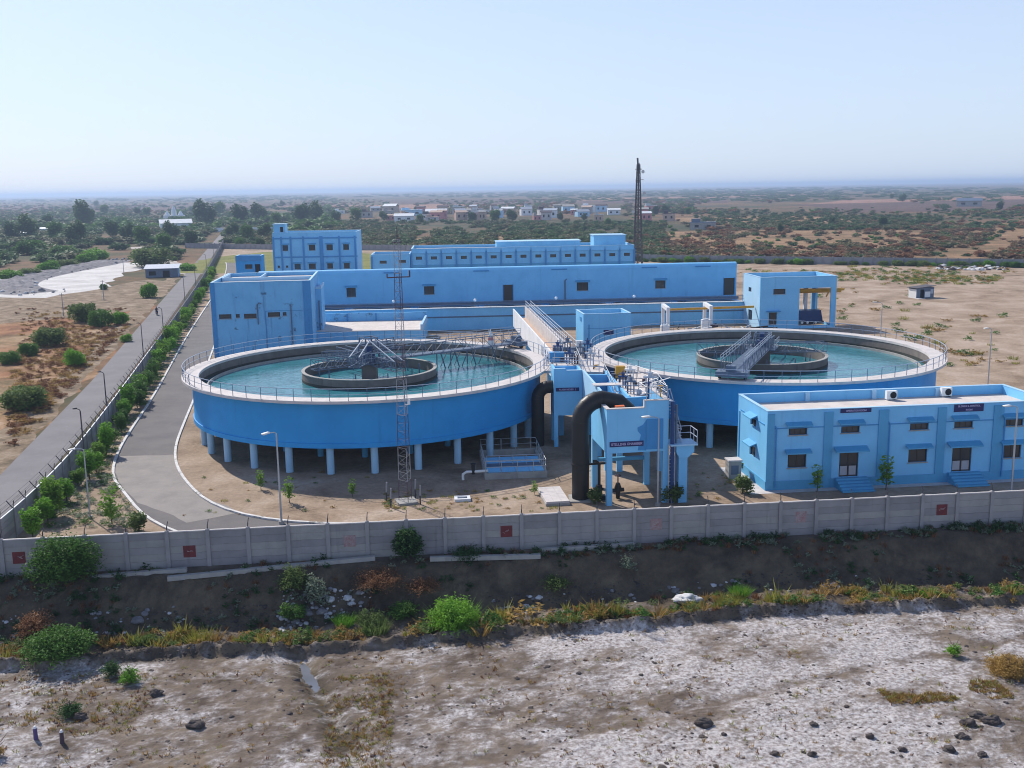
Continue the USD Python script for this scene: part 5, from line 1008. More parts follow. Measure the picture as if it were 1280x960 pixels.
bush('grey_shrub', 'tall olive shrub behind the pale grey one on the bank', 'bush', 1.0, 2.6, comb(sprays(120, 1.4, 1.9, .08, 104, 20), leaves(700, rlobes(105, 5, 1.1, 1.5, .1), .09, 106)), 'leaf_olive')
bush('bank_shrub', 'dark green shrub on the bank directly below the wall shrub', 'bush', 8.2, 4.4, comb(sprays(130, 1.3, 1.1, .08, 107, 20), leaves(600, rlobes(108, 5, 1.0, .9, .05), .09, 109)), 'leaf_mid')
bush('bank_shrub', 'olive shrub at the bank foot left of the vivid spiky bush', 'bush', 6.0, 5.2, comb(sprays(130, 1.4, 1.0, .08, 131, 20), blades(300, 1.5, .8, 132)), 'leaf_olive')
bush('bank_shrub', 'low dark shrub at the foot of the wall right of the wall shrub', 'bush', 12.6, .9, sprays(120, 1.5, .7, .07, 133, 20), 'leaf_dark')
bush('bank_shrub', 'dry olive shrub on the bank midway between spiky bush and white hump', 'bush', 18.5, 3.2, sprays(110, 1.3, .9, .07, 134, 20), 'leaf_olive')
bush('grey_shrub', 'small pale weed on the shaded bank near the white tarpaulin', 'bush', 23.6, 2.7, sprays(60, .8, 1.3, .06, 95), 'leaf_grey')
bush('dry_shrub', 'golden dry bush at the right edge of the salt field', 'bush', 42.3, 17.6, comb(sprays(240, 1.6, .9, .07, 96, 24), blades(500, 1.8, .7, 97, .015, 1.0)), 'leaf_dry')
bush('green_tuft', 'small green plant at the left of the golden dry bush', 'plant', 40.3, 15.2, sprays(70, .6, .8, .06, 98), 'leaf_bright')
bush('dry_shrub', 'brown trailing growth below the large dark thorn bush', 'bush', -14.9, 4.6, sprays(180, 1.5, 1.8, .08, 99, 20), 'leaf_brown')
bush('green_tuft', 'dark green tuft near the two marker posts', 'plant', -9.9, 14.6, sprays(130, .9, .6, .06, 100), 'leaf_dark'); bush('green_tuft', 'yellow green bushy tuft right of the bright thorn bush', 'plant', -7.6, 11.2, sprays(130, .75, .9, .06, 101), 'leaf_bright'); bush('green_tuft', 'dark leafy tuft between the thorn bush and the yellow tuft', 'plant', -8.9, 10.2, sprays(120, .8, .9, .06, 102), 'leaf_dark')
bush('green_tuft', 'orange brown dry tuft at the left picture edge', 'plant', -12.3, 18.6, sprays(100, .6, .6, .05, 103), 'leaf_dry')
for i, (u, v, k, lab) in enumerate(((868, 768, 1.0, 'light green tuft in the weed strip below the white hump'), (925, 752, 1.1, 'green tuft in the weed strip beside the dark stone heap'), (910, 765, 1.2, 'largest green tuft in the weed strip right of the white hump'), (470, 785, 1.5, 'yellow green bushy growth left of the vivid spiky bush'), (430, 780, 1.1, 'low green growth between the grey shrub and the ridge'), (250, 800, 1.3, 'green grass clump in the left weed strip'), (178, 802, 1.0, 'green grass clump right of the bright thorn bush'), (1160, 750, 1.0, 'pale green tuft in the weed strip near the right edge'))):
    g = at(u, v, -2.45); tt_, ss_ = to_ts(g[0], g[1]); bush('grass_tuft', lab, 'grass', float(tt_), float(ss_), comb(blades(260, .9*k, .75*k, 180+i, .02, .9), sprays(30, .7*k, .7*k, .06, 190+i, 12)), ['leaf_olive', 'leaf_bright', 'grass_yellow'][i % 3], tr=MB().tube([(0, 0, -.1), (0, 0, .1)], .05, 5))
# weeds in the strip below the bank and elsewhere
def strip_points(n, t0, t1, s0, s1, seed, thr=.45, sc=.35):
    r = np.random.RandomState(seed); t_ = r.uniform(t0, t1, n*3); s_ = r.uniform(s0, s1, n*3)
    k = meshkit.fbm(np.c_[t_*sc, s_*sc*1.5, 0*t_], 3, seed) > thr; t_, s_ = t_[k][:n], s_[k][:n]
    p = W0+t_[:, None]*WD+s_[:, None]*WN; return np.c_[p, low_z(t_, s_)-.02]
GY = [(blades(26, .22, .45, 111, .018, 1.), 'grass_yellow', False), (blades(24, .25, .3, 117, .018, 1.2), 'leaf_dry', False), (blades(24, .25, .3, 118), 'leaf_brown', False), (blades(22, .25, .32, 112), 'leaf_dry', False), (sprays(12, .3, .4, .05, 113, 9), 'leaf_mid', False), (sprays(14, .45, .35, .05, 119, 10), 'leaf_dry', False), (sprays(14, .4, .35, .05, 120, 10), 'leaf_olive', False)]
p = np.vstack([strip_points(700, -20, 55, 5.2, 8.0, 115, .54, .6), strip_points(420, 12, 55, 5.4, 8.2, 116, .5, .9)])
scatter('weed_strip', GY, p, R_.uniform(0, 6.28, len(p)), R_.gamma(4, .24, len(p))+.25, 'yellow green weeds and grass growing along the foot of the bank', 'weeds')
GD = [(sprays(14, .3, .4, .05, 121, 9), 'leaf_dark', False), (blades(20, .25, .3, 122), 'leaf_brown', False), (sprays(12, .3, .3, .05, 123, 9), 'leaf_grey', False)]
p = np.vstack([strip_points(420, -20, 55, .1, 5, 124, .5), strip_points(600, 14, 55, .1, 1.5, 128, .42), strip_points(120, -20, 0, .6, 6, 129, .5)])
scatter('bank_weeds', GD, p, R_.uniform(0, 6.28, len(p)), R_.uniform(.6, 1.6, len(p)), 'dark weeds and dry stalks on the shaded bank below the wall', 'weeds')
GS = [(blades(12, .16, .16, 131, .014, 1.1), 'leaf_dry', False), (blades(10, .16, .13, 132, .014, 1.1), 'leaf_brown', False), (blades(12, .15, .14, 133, .014, 1.0), 'grass_yellow', False)]
p = np.vstack([strip_points(1300, -20, 55, 8.6, 27, 134, .52, .3), strip_points(500, 34, 41, 18.4, 20.4, 136, .35, .3), strip_points(600, 4, 7.5, 12, 22, 137, .4, .4), strip_points(500, -18, -6, 10, 17, 138, .45, .4)])
scatter('field_stubble', GS, p, R_.uniform(0, 6.28, len(p)), R_.uniform(.7, 1.6, len(p)), 'short dry stubble and grass on the salt field', 'stubble')
def rock(seed, r=1.0, flat=.65, sub=2):
    m_ = trimesh.creation.icosphere(sub, r); v = np.array(m_.vertices); v = v*(.3+1.4*meshkit.fbm(v/r*1.7+seed*3.1, 3, seed))[:, None]; v[:, 2] *= flat
    return v, np.array(m_.faces)
p = np.vstack([strip_points(3200, -20, 55, 8.2, 27, 141, .46, .5), strip_points(2600, -20, 55, 7.4, 8.6, 142, .3, .5), strip_points(1500, -8, 45, 3.2, 6, 143, .5, .4)])
scatter('soil_clods', [(rock(151, 1, .6, 1), 'clod', False), (rock(152, 1, .5, 1), 'clod', False), (rock(153, 1, .7, 1), 'clod', False)], p, R_.uniform(0, 6.28, len(p)), np.c_[R_.gamma(2.0, .018, len(p))+.014]*np.array([[1.25, 1, .9]]), 'dark clods of earth strewn over the salt field', 'clods')
for i, (u, v, w, lab) in enumerate(((880, 906, .55, 'largest dark rock on the white salt at the lower middle'), (905, 919, .2, 'small round dark stone right of the largest rock'), (1087, 921, .3, 'pointed dark stone on the white salt, lower right'), (1017, 906, .26, 'flat dark stone lying left of the pointed stone'), (1015, 944, .28, 'triangular dark stone at the bottom edge'), (1128, 938, .26, 'low dark stone near the bottom edge right of the middle'), (1187, 938, .36, 'rough dark stone below the right rock pile'), (1203, 922, .38, 'wide dark stone just under the right rock pile'), (1209, 906, .5, 'dark boulder at the left of the right rock pile'), (1222, 896, .5, 'pale topped boulder crowning the right rock pile'), (1240, 903, .55, 'brown boulder at the right of the rock pile'), (1228, 945, .3, 'upright dark stone at the bottom right edge'), (968, 943, .28, 'dark stone at the bottom edge, left of the triangular one'), (245, 908, .6, 'dark ashy stone heap on the left salt field'), (100, 898, .5, 'grey heap of small stones right of the dark tuft'), (195, 868, .45, 'small dark heap behind the ashy stone heap'), (925, 745, .5, 'dark stone heap at the bank foot beside the white tarpaulin'))):
    g = at(u, v, -2.45); z_ = float(gz(g[0], g[1])); g = at(u, v, z_)
    obj('rock', (lambda r_: (r_[0]*[1.25, 1, 1]+[g[0], g[1], z_+w*.15], r_[1]))(rock(160+i, w*.62, .75, 2)), 'clod', smooth=False, label=lab, cat='rock')
g = at(858, 738, -1.4); v_, f_ = rock(190, .72, .45, 3); obj('white_tarpaulin', (v_*[1.2, .8, 1.]+[g[0], g[1], float(gz(g[0], g[1]))+.3], f_), 'pale_stone', smooth=True, label='pale white hump, like a bundled tarpaulin, on the shaded bank foot', cat='tarpaulin')
p = np.vstack([strip_points(90, -20, -6, 3, 6, 171, .4, .4), strip_points(160, 0, 6, 2.5, 5.5, 172, .4, .4), strip_points(70, 12, 40, 3.5, 5, 173, .5, .4)])
scatter('bank_rubble', [(rock(174, 1, .5, 1), 'pale_stone', True), (rock(175, 1, .6, 1), 'rubble', True)], p, R_.uniform(0, 6.28, len(p)), R_.gamma(2, .045, len(p))+.03, 'pale rubble and litter spilled down the shaded bank', 'rubble')
b = MB(); o = []
for k in range(40):
    a = k/40*6.28; c_ = np.array([2.75, 11.0]); o.append(tuple(ws(c_[0]+1.05*math.cos(a)*(1+.25*math.sin(3*a+1))+.1*math.sin(a), c_[1]+2.0*math.sin(a)*(1+.15*math.sin(2*a)))[:2]))
sheet('puddle', o, float(low_z(2.6, 11.2))+.07, 'puddle_water', kind='structure')
for (u, v, kk, lab) in ((45, 924, 'purple_post', 'short purple marker post with a white cap, left of the pair'), (78, 929, 'brown_post', 'short brown marker post with a white cap, right of the pair')):
    g = at(u, v, -2.5); g = at(u, v, float(gz(g[0], g[1]))); o = thing('marker_post', lab, 'post', g, 10, 'marker posts in the left foreground'); obj('post', MB().tube([(0, 0, -.2), (.0, 0, .62)], .12, 12, .10), kk, o, 40); obj('cap', MB().tube([(0, 0, .621), (0, 0, .74)], .095, 12, .05), 'post_cap', o, 40)
# bushes of the left field
BK = [plant_kind('round_bush', leaves(3200, [(0, 0, .42, .85, .85, .5)]+rlobes(201+i, 7, .85, .85, .05)[1:], .07, 211+i, .35), lm, trunk(.4, .03, 221+i)) for i, lm in enumerate(('leaf_olive', 'leaf_bright', 'leaf_mid'))]
for (u, v, w, k, lab) in ((62, 432, 46, 0, 'widest round green bush on the orange ground'), (105, 402, 40, 0, 'green bush behind the widest one, on its right'), (128, 408, 34, 2, 'dark bush at the right end of the field bush group'), (94, 458, 30, 1, 'bright yellow green round bush on the orange ground'), (36, 444, 28, 2, 'dark low bush between the orange patches'), (30, 512, 60, 0, 'large green bush at the left edge above the outer road'), (150, 405, 26, 1, 'yellow green bush near the outer road verge'), (12, 455, 30, 2, 'dark bush at the left picture edge'), (158, 427, 18, 1, 'small yellowish bush beside the road, nearest the lamp post'), (190, 333, 60, 0, 'spreading bush behind the dark shed'), (235, 338, 26, 1, 'bush right of the dark shed'), (130, 362, 12, 2, 'tiny dark bush on the salt flat'), (186, 372, 26, 1, 'low spreading green growth in front of the shed'), (14, 350, 34, 1, 'green thicket at the left edge above the rubble bank'), (38, 345, 32, 0, 'second clump of the green thicket along the rubble bank'), (60, 340, 32, 1, 'third clump of the green thicket, brighter green'), (84, 334, 34, 0, 'fourth clump of the green thicket along the rubble bank'), (108, 328, 30, 1, 'last clump of the green thicket by the rubble'), (40, 318, 46, 2, 'dark trees behind the thicket'), (80, 320, 40, 2, 'dark round trees behind the long thicket'), (120, 325, 40, 1, 'yellow green bush at the end of the rubble bank')):
    g = at(u, v, -.05); s_ = w/2/F*math.hypot(*g[:2]); copy(BK[k], 'round_bush', lab, 'bush', (g[0], g[1], -.05), rnd.uniform(0, 360), 'bushes of the left field', (s_, s_, s_*rnd.uniform(1.0, 1.4)*(.6 if v < 352 else 1)))

# ------------------------------------------------------------------ rider, hut, shed
from manifold3d import Manifold
def hull(a, ra, b, rb_): return Manifold.batch_hull([Manifold.sphere(ra, 12).translate(list(map(float, a))), Manifold.sphere(rb_, 12).translate(list(map(float, b)))])
t = thing('motorcycle', 'dark motorcycle ridden away along the outer road', 'motorcycle', (-74.0, 214.5, -.026), 13.4)
for y in (-.65, .65): w_ = obj('wheel', MB().tube([(-.05, y, .3), (.05, y, .3)], .3, 20), 'rubber', t, 40); obj('rim', MB().tube([(-.06, y, .3), (.06, y, .3)], .17, 14), 'galvanised', w_, 40)
obj('body', MB().bar((0, -.55, .72), (0, .45, .8), .26, .22).bar((0, .5, .35), (0, .35, 1.0), .08).box(-.13, .13, -.2, .25, .3, .6), 'machine_blue', t); obj('seat', MB().box(-.14, .14, -.6, .05, .832, .9), 'rubber', t); obj('handlebar', MB().tube([(-.35, .3, 1.05), (.35, .3, 1.05)], .025, 6), 'cable', t); obj('tail_lamp', MB().box(-.08, .08, -.72, -.66, .62, .74), 'orange_paint', t)
t = thing('person', 'rider in dark red shirt and dark trousers sitting on the motorcycle', 'person', (-74.0, 214.3, -.026), 13.4)
bones = [((0, -.1, .95), .16, (0, -.05, 1.2), .15), ((0, -.05, 1.2), .15, (0, -.02, 1.42), .16), ((-.17, -.02, 1.42), .08, (.17, -.02, 1.42), .08), ((0, -.02, 1.45), .06, (0, .0, 1.6), .055), ((0, 0, 1.66), .10, (0, .01, 1.74), .105)]
for s_ in (-1, 1): bones += [((s_*.2, -.02, 1.42), .065, (s_*.3, .1, 1.18), .05), ((s_*.3, .1, 1.18), .05, (s_*.3, .3, 1.08), .04), ((s_*.1, -.1, .93), .1, (s_*.2, .28, .82), .075), ((s_*.2, .28, .82), .075, (s_*.17, .1, .36), .05), ((s_*.17, .1, .34), .05, (s_*.17, .3, .3), .04)]
bm = Manifold.batch_boolean([hull(a, ra, b, rb_) for a, ra, b, rb_ in bones], __import__('manifold3d').OpType.Add).to_mesh()
obj('body', (bm.vert_properties[:, :3], bm.tri_verts), 'trousers', t, 50)
sm = Manifold.batch_boolean([hull(*x) for x in (((0, -.1, 1.0), .185, (0, -.03, 1.4), .18), ((-.2, -.02, 1.42), .085, (.2, -.02, 1.42), .085), ((-.2, -.02, 1.42), .08, (-.28, .07, 1.23), .065), ((.2, -.02, 1.42), .08, (.28, .07, 1.23), .065))], __import__('manifold3d').OpType.Add).to_mesh()
obj('shirt', (sm.vert_properties[:, :3], sm.tri_verts), 'shirt', t, 50); obj('hair', trimesh.creation.icosphere(2, .118).apply_translation([0, -.01, 1.745]), 'hair', t, True)
t = thing('tin_hut', 'small tin hut of dark and pale sheets alone on the bare yard', 'hut', (88.5, 224, 0), 18)
obj('wall', MB().wall(holes(4.6, 0, 2.3, [(1.0, 2.0, 0, 1.9)]), 0, .08), 'steel_grey', t); obj('wall', MB().box(0, .08, .081, 2.6, 0, 2.0), 'ac_white', t); obj('wall', MB().box(4.52, 4.6, .081, 2.6, 0, 2.3), 'steel_grey', t); obj('wall', MB().box(.081, 4.519, 2.52, 2.6, 0, 2.2), 'steel_grey', t)
obj('roof', MB().bar((-.3, 1.3, 2.25), (4.9, 1.3, 2.65), 3.2, .09), 'tower_steel', t); obj('dark_inside', MB().box(.2, 4.4, .3, 2.4, 0, 1.9), 'dark_void', t); obj('pale_sheet', MB().box(2.2, 3.6, -.06, -.003, .2, 1.4), 'ac_white', t); obj('blue_sheet', MB().box(3.65, 4.4, -.05, -.003, .9, 1.9), 'steel_light', t); obj('floor_slab', MB().box(-.6, 1.2, -1.4, -.1, 0, .12), 'walkway_concrete', t)
t = thing('long_shed', 'long dark shed with a pale roof beside the outer road in the left field', 'shed', (-110.2, 312, 0), 12)
obj('wall', MB().wall(holes(9.4, 0, 2.6, [(1, 3, .6, 1.9), (5, 7, 0, 2.0)]), 0, .2), 'steel_grey', t); obj('wall', MB().box(0, .2, .201, 5, 0, 2.6), 'blue_dark', t); obj('wall', MB().box(9.2, 9.4, .201, 5, 0, 2.6), 'blue_dark', t); obj('wall', MB().box(0, 9.4, 5.001, 5.2, 0, 2.6), 'steel_grey', t)
obj('roof', MB().add([(-.4, -.5, 2.6), (9.8, -.5, 2.6), (9.8, 5.6, 3.5), (-.4, 5.6, 3.5), (-.4, -.5, 2.72), (9.8, -.5, 2.72), (9.8, 5.6, 3.62), (-.4, 5.6, 3.62)], [(3, 2, 1, 0), (4, 5, 6, 7), (0, 1, 5, 4), (1, 2, 6, 5), (2, 3, 7, 6), (3, 0, 4, 7)]), 'steel_light', t); obj('dark_inside', MB().box(.4, 9, .5, 4.8, 0, 2.4), 'dark_void', t)
# pale rubble bank along the salt flat
L = spline([(-123, 268), (-143, 296), (-150, 345), (-152, 400)], 60); S_ = np.linspace(-1, 1, 22); V = []
for k, c_ in enumerate(L):
    d = L[min(k+1, 59)]-L[max(k-1, 0)]; d /= np.linalg.norm(d); n_ = np.array([-d[1], d[0]])
    for s_ in S_: q_ = c_+n_*s_*7; V.append((*q_, -.06+1.15*max(0, 1-s_*s_)*(.3+1.3*meshkit.fbm(np.array([q_[0]*.5, q_[1]*.5, 0]), 4, 77))*min(1, k/5, (59-k)/8)))
F_ = [(i*22+j, i*22+j+1, (i+1)*22+j+1, (i+1)*22+j) for i in range(59) for j in range(21)]
obj('rubble_bank', (np.array(V), np.array(F_)[:, ::-1]), 'rubble', label='long grey bank of dumped rubble beside the white salt flat', cat='rubble', kind='stuff')
r = np.random.RandomState(8); p = []
for k in range(700): c_ = L[r.randint(60)]; p.append((c_[0]+r.normal()*3, c_[1]+r.normal()*3, .05+r.rand()*.3))
scatter('rubble_stones', [(rock(231, 1, .7, 1), 'pale_stone', True), (rock(232, 1, .7, 1), 'rubble', True)], p, r.uniform(0, 6, 700), r.gamma(2, .12, 700)+.08, 'grey stones on the dumped rubble bank', 'stones')
p = [(*at(r.uniform(1172, 1262), r.uniform(331, 338))[:2], .1) for k in range(220)]
scatter('yard_rubble', [(rock(233, 1, .7, 1), 'pale_stone', True), (rock(234, 1, .7, 1), 'clod', True)], p, r.uniform(0, 6, 220), r.gamma(2, .2, 220)+.1, 'line of white rubble on the yard before the rear wall', 'rubble')
# low green growth on the yard
def fan(boxes, seed):
    r = np.random.RandomState(seed); o = []
    for (u0, u1, v0, v1, n) in boxes:
        for k in range(n): o.append(tuple(at(r.uniform(u0, u1), r.uniform(v0, v1))))
    return np.array(o)
p = fan([(1030, 1200, 340, 352, 130), (1100, 1250, 345, 356, 120), (1060, 1270, 330, 342, 90), (920, 1030, 338, 345, 40), (1180, 1270, 395, 460, 30), (1020, 1150, 360, 400, 25), (480, 700, 612, 640, 60), (230, 460, 590, 645, 25), (860, 930, 590, 625, 18), (480, 520, 615, 640, 40), (1100, 1180, 405, 440, 20)], 241)
q_ = np.hypot(p[:, 0], p[:, 1]); scatter('yard_weeds', [(sprays(16, 1, .45, .09, 242, 10), 'leaf_mid', False), (blades(40, 1, .5, 243, .03, 1.), 'grass_yellow', False), (sprays(14, 1, .4, .09, 244, 10), 'leaf_dry', False)], p, R_.uniform(0, 6.28, len(p)), np.where(q_ > 150, 1.3, .35)*R_.uniform(.6, 1.5, len(p)), 'patches of low weeds on the bare yard', 'weeds')
p = fan([(215, 262, 375, 470, 300), (150, 235, 430, 560, 420), (60, 165, 540, 660, 420)], 245); k = np.array([np.interp(y_, FENCE[:, 1], FENCE[:, 0])+.5 < x_ < np.interp(y_, KL[::-1, 1], KL[::-1, 0])-.3 for x_, y_, _ in p]); p = p[k]
scatter('hedge_undergrowth', [(sprays(14, .8, .5, .08, 246, 9), 'leaf_mid', False), (sprays(14, .8, .4, .08, 247, 9), 'leaf_grey', False)], p, R_.uniform(0, 6, len(p)), R_.uniform(.4, 1.0, len(p)), 'low plants and litter below the row of young trees', 'undergrowth')
p = fan([(15, 130, 440, 530, 420), (60, 190, 400, 460, 360), (10, 110, 515, 590, 140), (20, 160, 385, 440, 200)], 248); k = np.array([x_ < -60.2-.2385*(y_-146)-1 for x_, y_, _ in p]); p = p[k]
scatter('orange_heather', [(sprays(18, 1, .5, .10, 249, 12), 'leaf_brown', False), (sprays(16, 1, .45, .10, 250, 12), 'leaf_dry', False)], p-[0, 0, .05], R_.uniform(0, 6, len(p)), R_.uniform(.5, 1.3, len(p)), 'low rusty brown growth over the orange ground', 'scrub')

# ------------------------------------------------------------------ land beyond
TK = [plant_kind('round_tree', leaves(1300, rlobes(301+i, 9, 4.0, 7.0, .5), .5, 311+i), lm, trunk(3.2, .22, 321+i)) for i, lm in enumerate(('leaf_far', 'leaf_mid', 'leaf_dark'))]
big = [(105, 284, 30, 0), (275, 268, 16, 1), (257, 282, 30, 0), (300, 280, 26, 2), (325, 277, 22, 0), (345, 281, 16, 1), (378, 279, 26, 2), (395, 277, 24, 0), (130, 268, 12, 1), (172, 270, 11, 2), (183, 270, 11, 1), (60, 284, 16, 2), (35, 300, 28, 0), (15, 300, 22, 2), (160, 302, 22, 0), (140, 296, 22, 2), (180, 306, 24, 1), (95, 305, 26, 0), (70, 300, 22, 1), (215, 300, 22, 0), (238, 306, 20, 2), (205, 315, 24, 1), (290, 297, 18, 0), (310, 300, 20, 1), (330, 298, 18, 0), (300, 311, 14, 1), (325, 310, 14, 2), (420, 278, 16, 2), (445, 277, 18, 1), (353, 258, 7, 0), (268, 262, 9, 2), (120, 258, 7, 1), (480, 276, 12, 0), (525, 279, 12, 1), (590, 277, 14, 2), (618, 277, 16, 1), (640, 277, 15, 0), (575, 262, 7, 2), (520, 263, 6, 0), (820, 268, 12, 2), (832, 268, 12, 0), (860, 268, 9, 1), (1103, 283, 13, 2), (1128, 252, 9, 0), (1115, 248, 6, 1), (1250, 262, 10, 2), (975, 290, 10, 0), (1040, 280, 9, 2), (1150, 277, 8, 1), (700, 275, 10, 2), (730, 276, 9, 0), (760, 282, 10, 1)]
for i, (u, v, hpx, k) in enumerate(big):
    g = at(u, v, -.05); s_ = hpx/F*math.hypot(*g[:2])/8.2; copy(TK[k], 'field_tree', ('rounded dark tree among the hazy woods on the far left' if u < 282 else 'rounded tree behind the office block and the green field' if u < 460 else 'small rounded tree at the edge of the far village' if u < 790 else 'small dark tree far off on the plain to the right'), 'tree', (g[0], g[1], -.05), rnd.uniform(0, 360), 'trees beyond the plant', s_)
# shrubs along the rear wall
r = np.random.RandomState(61); bp = polyline_walk(np.array(BACK[3:], float), 2.3)
for k, (x, y) in enumerate(bp[:95]):
    if r.rand() < .82: s_ = r.uniform(1.1, 2.2); copy(BK[r.randint(3)], 'wall_shrub', 'dark green shrub in the row along the rear wall', 'shrub', (x-.8+r.normal()*.6, y-1.6+r.normal()*.7, 0), r.uniform(0, 360), 'shrubs along the rear wall', (s_*1.1, s_*1.1, s_*.95))
# scrub far and wide
SK2 = [(leaves(130, rlobes(401+i, 6, 1, 1.0, .0), .24, 411+i, .4), lm, False) for i, lm in enumerate(('leaf_far', 'leaf_scrub', 'leaf_far', 'leaf_tan', 'leaf_mid', 'leaf_brown'))]
def land(n, u0, u1, v0, v1, seed, thr, sc, avoid=True):
    r = np.random.RandomState(seed); u = r.uniform(u0, u1, n*4); v = r.uniform(v0, v1, n*4)
    d = FW[None]+((u-640)/F)[:, None]*RT+((480-v)/F)[:, None]*UP; g = d*((-CH)/d[:, 2:3])
    k = (d[:, 2] < -.004) & (meshkit.fbm(np.c_[u*sc, v*sc*4, 0*u], 4, seed) > thr); g = g[k]; x, y = g[:, 0], g[:, 1]
    inside = (y < np.interp(x, [b_[0] for b_ in BACK], [b_[1] for b_ in BACK])+3) & (x > np.interp(y, FENCE[:, 1], FENCE[:, 0])-1)
    road = abs(x-(-61.2-.2385*(y-146))) < 5
    flat = (x > -185) & (x < -118) & (y > 248) & (y < 390)
    g = g[~inside & ~road & ~flat][:n]; return np.c_[g[:, :2], np.full(len(g), -.08)]
P1 = [land(1700, 285, 830, 277, 303, 501, .38, .03), land(1500, -60, 300, 266, 306, 502, .36, .03), land(1100, 780, 1330, 262, 288, 503, .44, .02), land(900, 780, 1330, 284, 324, 504, .40, .02), land(700, 300, 830, 300, 322, 505, .4, .03), land(1800, -60, 1330, 250, 268, 506, .44, .012), land(200, -60, 250, 304, 335, 507, .5, .03), land(620, -60, 420, 259, 291, 508, .44, .03), land(650, 780, 1330, 260, 324, 509, 0, .02), land(260, 440, 800, 290, 322, 510, 0, .02)]
for p, lab, lo, hi in ((np.vstack(P1[:1]+P1[4:5]), 'mass of green scrub behind the plant, before the village', 1.5, 3.2), (np.vstack([P1[1], P1[6]]), 'mass of green scrub left of the outer road', 1.8, 4.6), (P1[2], 'green scrub over the land right of the tower', 1.2, 3.0), (P1[3], 'low brown thorn scrub on the dry land behind the rear wall', 1.0, 2.6), (np.vstack(P1[8:]), 'single small bushes dotted over the dry land', .9, 2.2), (P1[7], 'dark woods of bigger trees on the far left of the road', 3.2, 6.8), (P1[5], 'thin far scrub towards the horizon', 2.2, 4.5)):
    n = len(p); s_ = R_.uniform(lo, hi, n); scatter('scrub', [SK2[0], SK2[2], SK2[4]] if 'woods' in lab else [SK2[0], SK2[2], SK2[1], SK2[0]] if 'green' in lab else [SK2[1], SK2[3], SK2[5], SK2[3]] if 'brown' in lab else SK2, p, R_.uniform(0, 6.28, n), np.c_[s_*R_.uniform(.9, 1.5, n), s_*R_.uniform(.9, 1.5, n), s_*R_.uniform(.5, .95, n)], lab, 'scrub')
HB = [leaves(110, rlobes(431+i, 6, 1, .8, .0), .26, 441+i, .4) for i in range(2)]
hz = []
for v0, v1, n, sd in ((243, 252, 900, 521), (238, 247, 500, 522)): hz.append(land(n, -80, 1350, v0-8, v1, sd, .45, .01))
p = np.vstack(hz); n = len(p); dd = np.hypot(p[:, 0], p[:, 1]); s_ = np.clip(dd/700, 2, 7)*R_.uniform(.6, 1.2, n); scatter('horizon_woods', [(HB[0], 'leaf_far', False), (HB[1], 'leaf_far', False)], p, R_.uniform(0, 6.28, n), np.c_[s_*3.0, s_*3.0, s_*.9], 'far strips of trees fading into the horizon haze', 'woods')
# village
def house(x, y, w, d, h, wall, roof, rz, kind, label, group='houses of the far village'):
    nm = lambda k: {'white_paint': 'white', 'walkway_concrete': 'cream', 'grey_concrete': 'grey', 'terracotta_screed': 'terracotta', 'blue_pale': 'pale blue', 'pink_paint': 'pink', 'galvanised': 'tin', 'brown_post': 'brown', 'steel_light': 'bluish'}[k]
    label = label or f'low far village house with {nm(wall)} walls and a {"flat" if kind == "flat" else "pitched"} {nm(roof)} roof'
    t = thing('village_house', label, 'house', (x, y, -.05), rz, group)
    obj('wall', MB().wall(holes(w, 0, h, [(w*.18, w*.34, h*.35, h*.7), (w*.66, w*.82, h*.35, h*.7)]), 0, .3).box(0, .3, .301, d, 0, h).box(w-.3, w, .301, d, 0, h).box(.301, w-.301, d-.3, d, 0, h), wall, t)
    if kind == 'flat': obj('roof', MB().box(-.3, w+.3, -.3, d+.3, h+.001, h+.35).box(.5, w*.4, d*.4, d*.9, h+.351, h+2.2), roof, t)
    else: obj('roof', MB().wall(Polygon([(-.6, h), (d/2, h+d*.22), (d+.6, h), (d+.6, h+.2), (d/2, h+d*.22+.25), (-.6, h+.2)]), 0, w+.8).xf(lambda v: np.c_[v[:, 1]-.4, v[:, 0], v[:, 2]]), roof, t)
    obj('window', MB().box(w*.18, w*.34, .31, .36, h*.35, h*.7).box(w*.66, w*.82, .31, .36, h*.35, h*.7), 'dark_void', t)
r = random.Random(91)
WL = ['white_paint', 'walkway_concrete', 'grey_concrete', 'terracotta_screed', 'blue_pale', 'pink_paint']; RF = ['white_paint', 'white_paint', 'galvanised', 'grey_concrete', 'terracotta_screed', 'brown_post', 'steel_light']
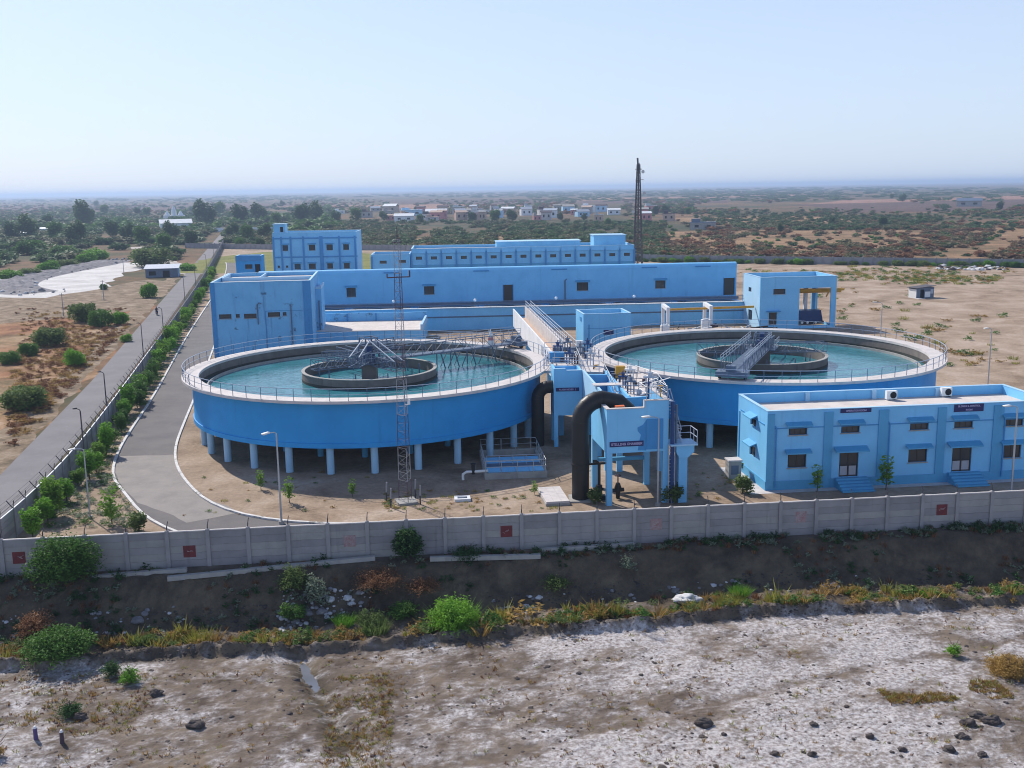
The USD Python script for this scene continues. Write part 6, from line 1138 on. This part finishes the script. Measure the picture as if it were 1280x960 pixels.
named = [(505, 277, 24, 'white_paint', 'white_paint', 'gable', 'white roofed building at the near edge of the village'), (545, 272, 26, 'grey_concrete', 'white_paint', 'gable', 'brightest wide white roof in the middle of the village'), (515, 270, 26, 'blue_pale', 'blue_pale', 'flat', 'pale blue flat roofed block in the village'), (540, 276, 16, 'walkway_concrete', 'terracotta_screed', 'flat', 'pinkish house below the wide white roof'), (595, 275, 22, 'terracotta_screed', 'brown_post', 'gable', 'brown roofed long house at the right of the village'), (605, 267, 14, 'white_paint', 'galvanised', 'flat', 'grey white block above the brown roofed house'), (220, 290, 36, 'white_paint', 'white_paint', 'gable', 'long white shed at the far end of the left trees'), (390, 273, 16, 'white_paint', 'walkway_concrete', 'gable', 'pale house beside the trees behind the office block'), (425, 267, 12, 'white_paint', 'white_paint', 'flat', 'small white block just right above the office block'), (58, 292, 14, 'white_paint', 'white_paint', 'gable', 'white roof glimpsed among the left trees'), (30, 298, 10, 'white_paint', 'galvanised', 'gable', 'small pale roof at the left edge trees'), (878, 287, 30, 'grey_concrete', 'steel_grey', 'flat', 'long grey walled compound right of the tower'), (1210, 258, 26, 'grey_concrete', 'steel_grey', 'gable', 'grey shed in the far right fields')]
for u, v, wpx, wl, rf, kd, lab in named:
    g = at(u, v, 0); D = math.hypot(*g[:2]); w = wpx/F*D; house(g[0]-w/2, g[1], w, w*.55, min(5.5, max(3, w*.28)), wl, rf, math.degrees(-math.atan2(g[0], g[1]))+r.uniform(-8, 8), kd, lab, None)
for i in range(46):
    u = r.choice([r.gauss(540, 55), r.uniform(440, 700), r.uniform(640, 840)]); v = r.uniform(264, 278); g = at(u, v, 0); D = math.hypot(*g[:2]); w = r.uniform(8, 17)/F*D
    house(g[0]-w/2, g[1], w, w*r.uniform(.5, .8), r.uniform(4, 7.5), r.choice(WL), r.choice(RF), math.degrees(-math.atan2(g[0], g[1]))+r.uniform(-25, 25), r.choice(['flat', 'gable']), None)
g = at(218, 276, 0); t = thing('temple', 'white spired temple among the far trees on the left', 'temple', (g[0], g[1], 0), 8)
obj('hall', MB().box(-9, 9, -4, 6, 0, 5), 'white_paint', t)
for x, h in ((-6, 9), (0, 14), (6, 9)): obj('spire', MB().lathe([(2.6, 5.001), (2.4, h*.62), (1.2, h*.85), (.3, h), (0, h)], 12, (x, 0)), 'white_paint', t, 40)
t = thing('compound_wall', 'long white wall across the far end of the outer road', 'wall', (*at(205, 291)[:2], 0), 2); obj('panels', MB().box(0, 38, 0, .3, 0, 2.6).box(52, 70, 0, .3, 0, 2.6), 'white_paint', t)

# ------------------------------------------------------------------ air
mat('haze_air', {'v': ('principled_volume', {'color': (.50, .64, .86), 'density': 1/5200., 'anisotropy': .3})}, [], surface=None, volume='v.volume')
obj('haze', MB().box(-21500, 21500, -4500, 22500, -6.5, 46), 'haze_air', label='pale blue air that fades the far land', cat='haze', kind='stuff')
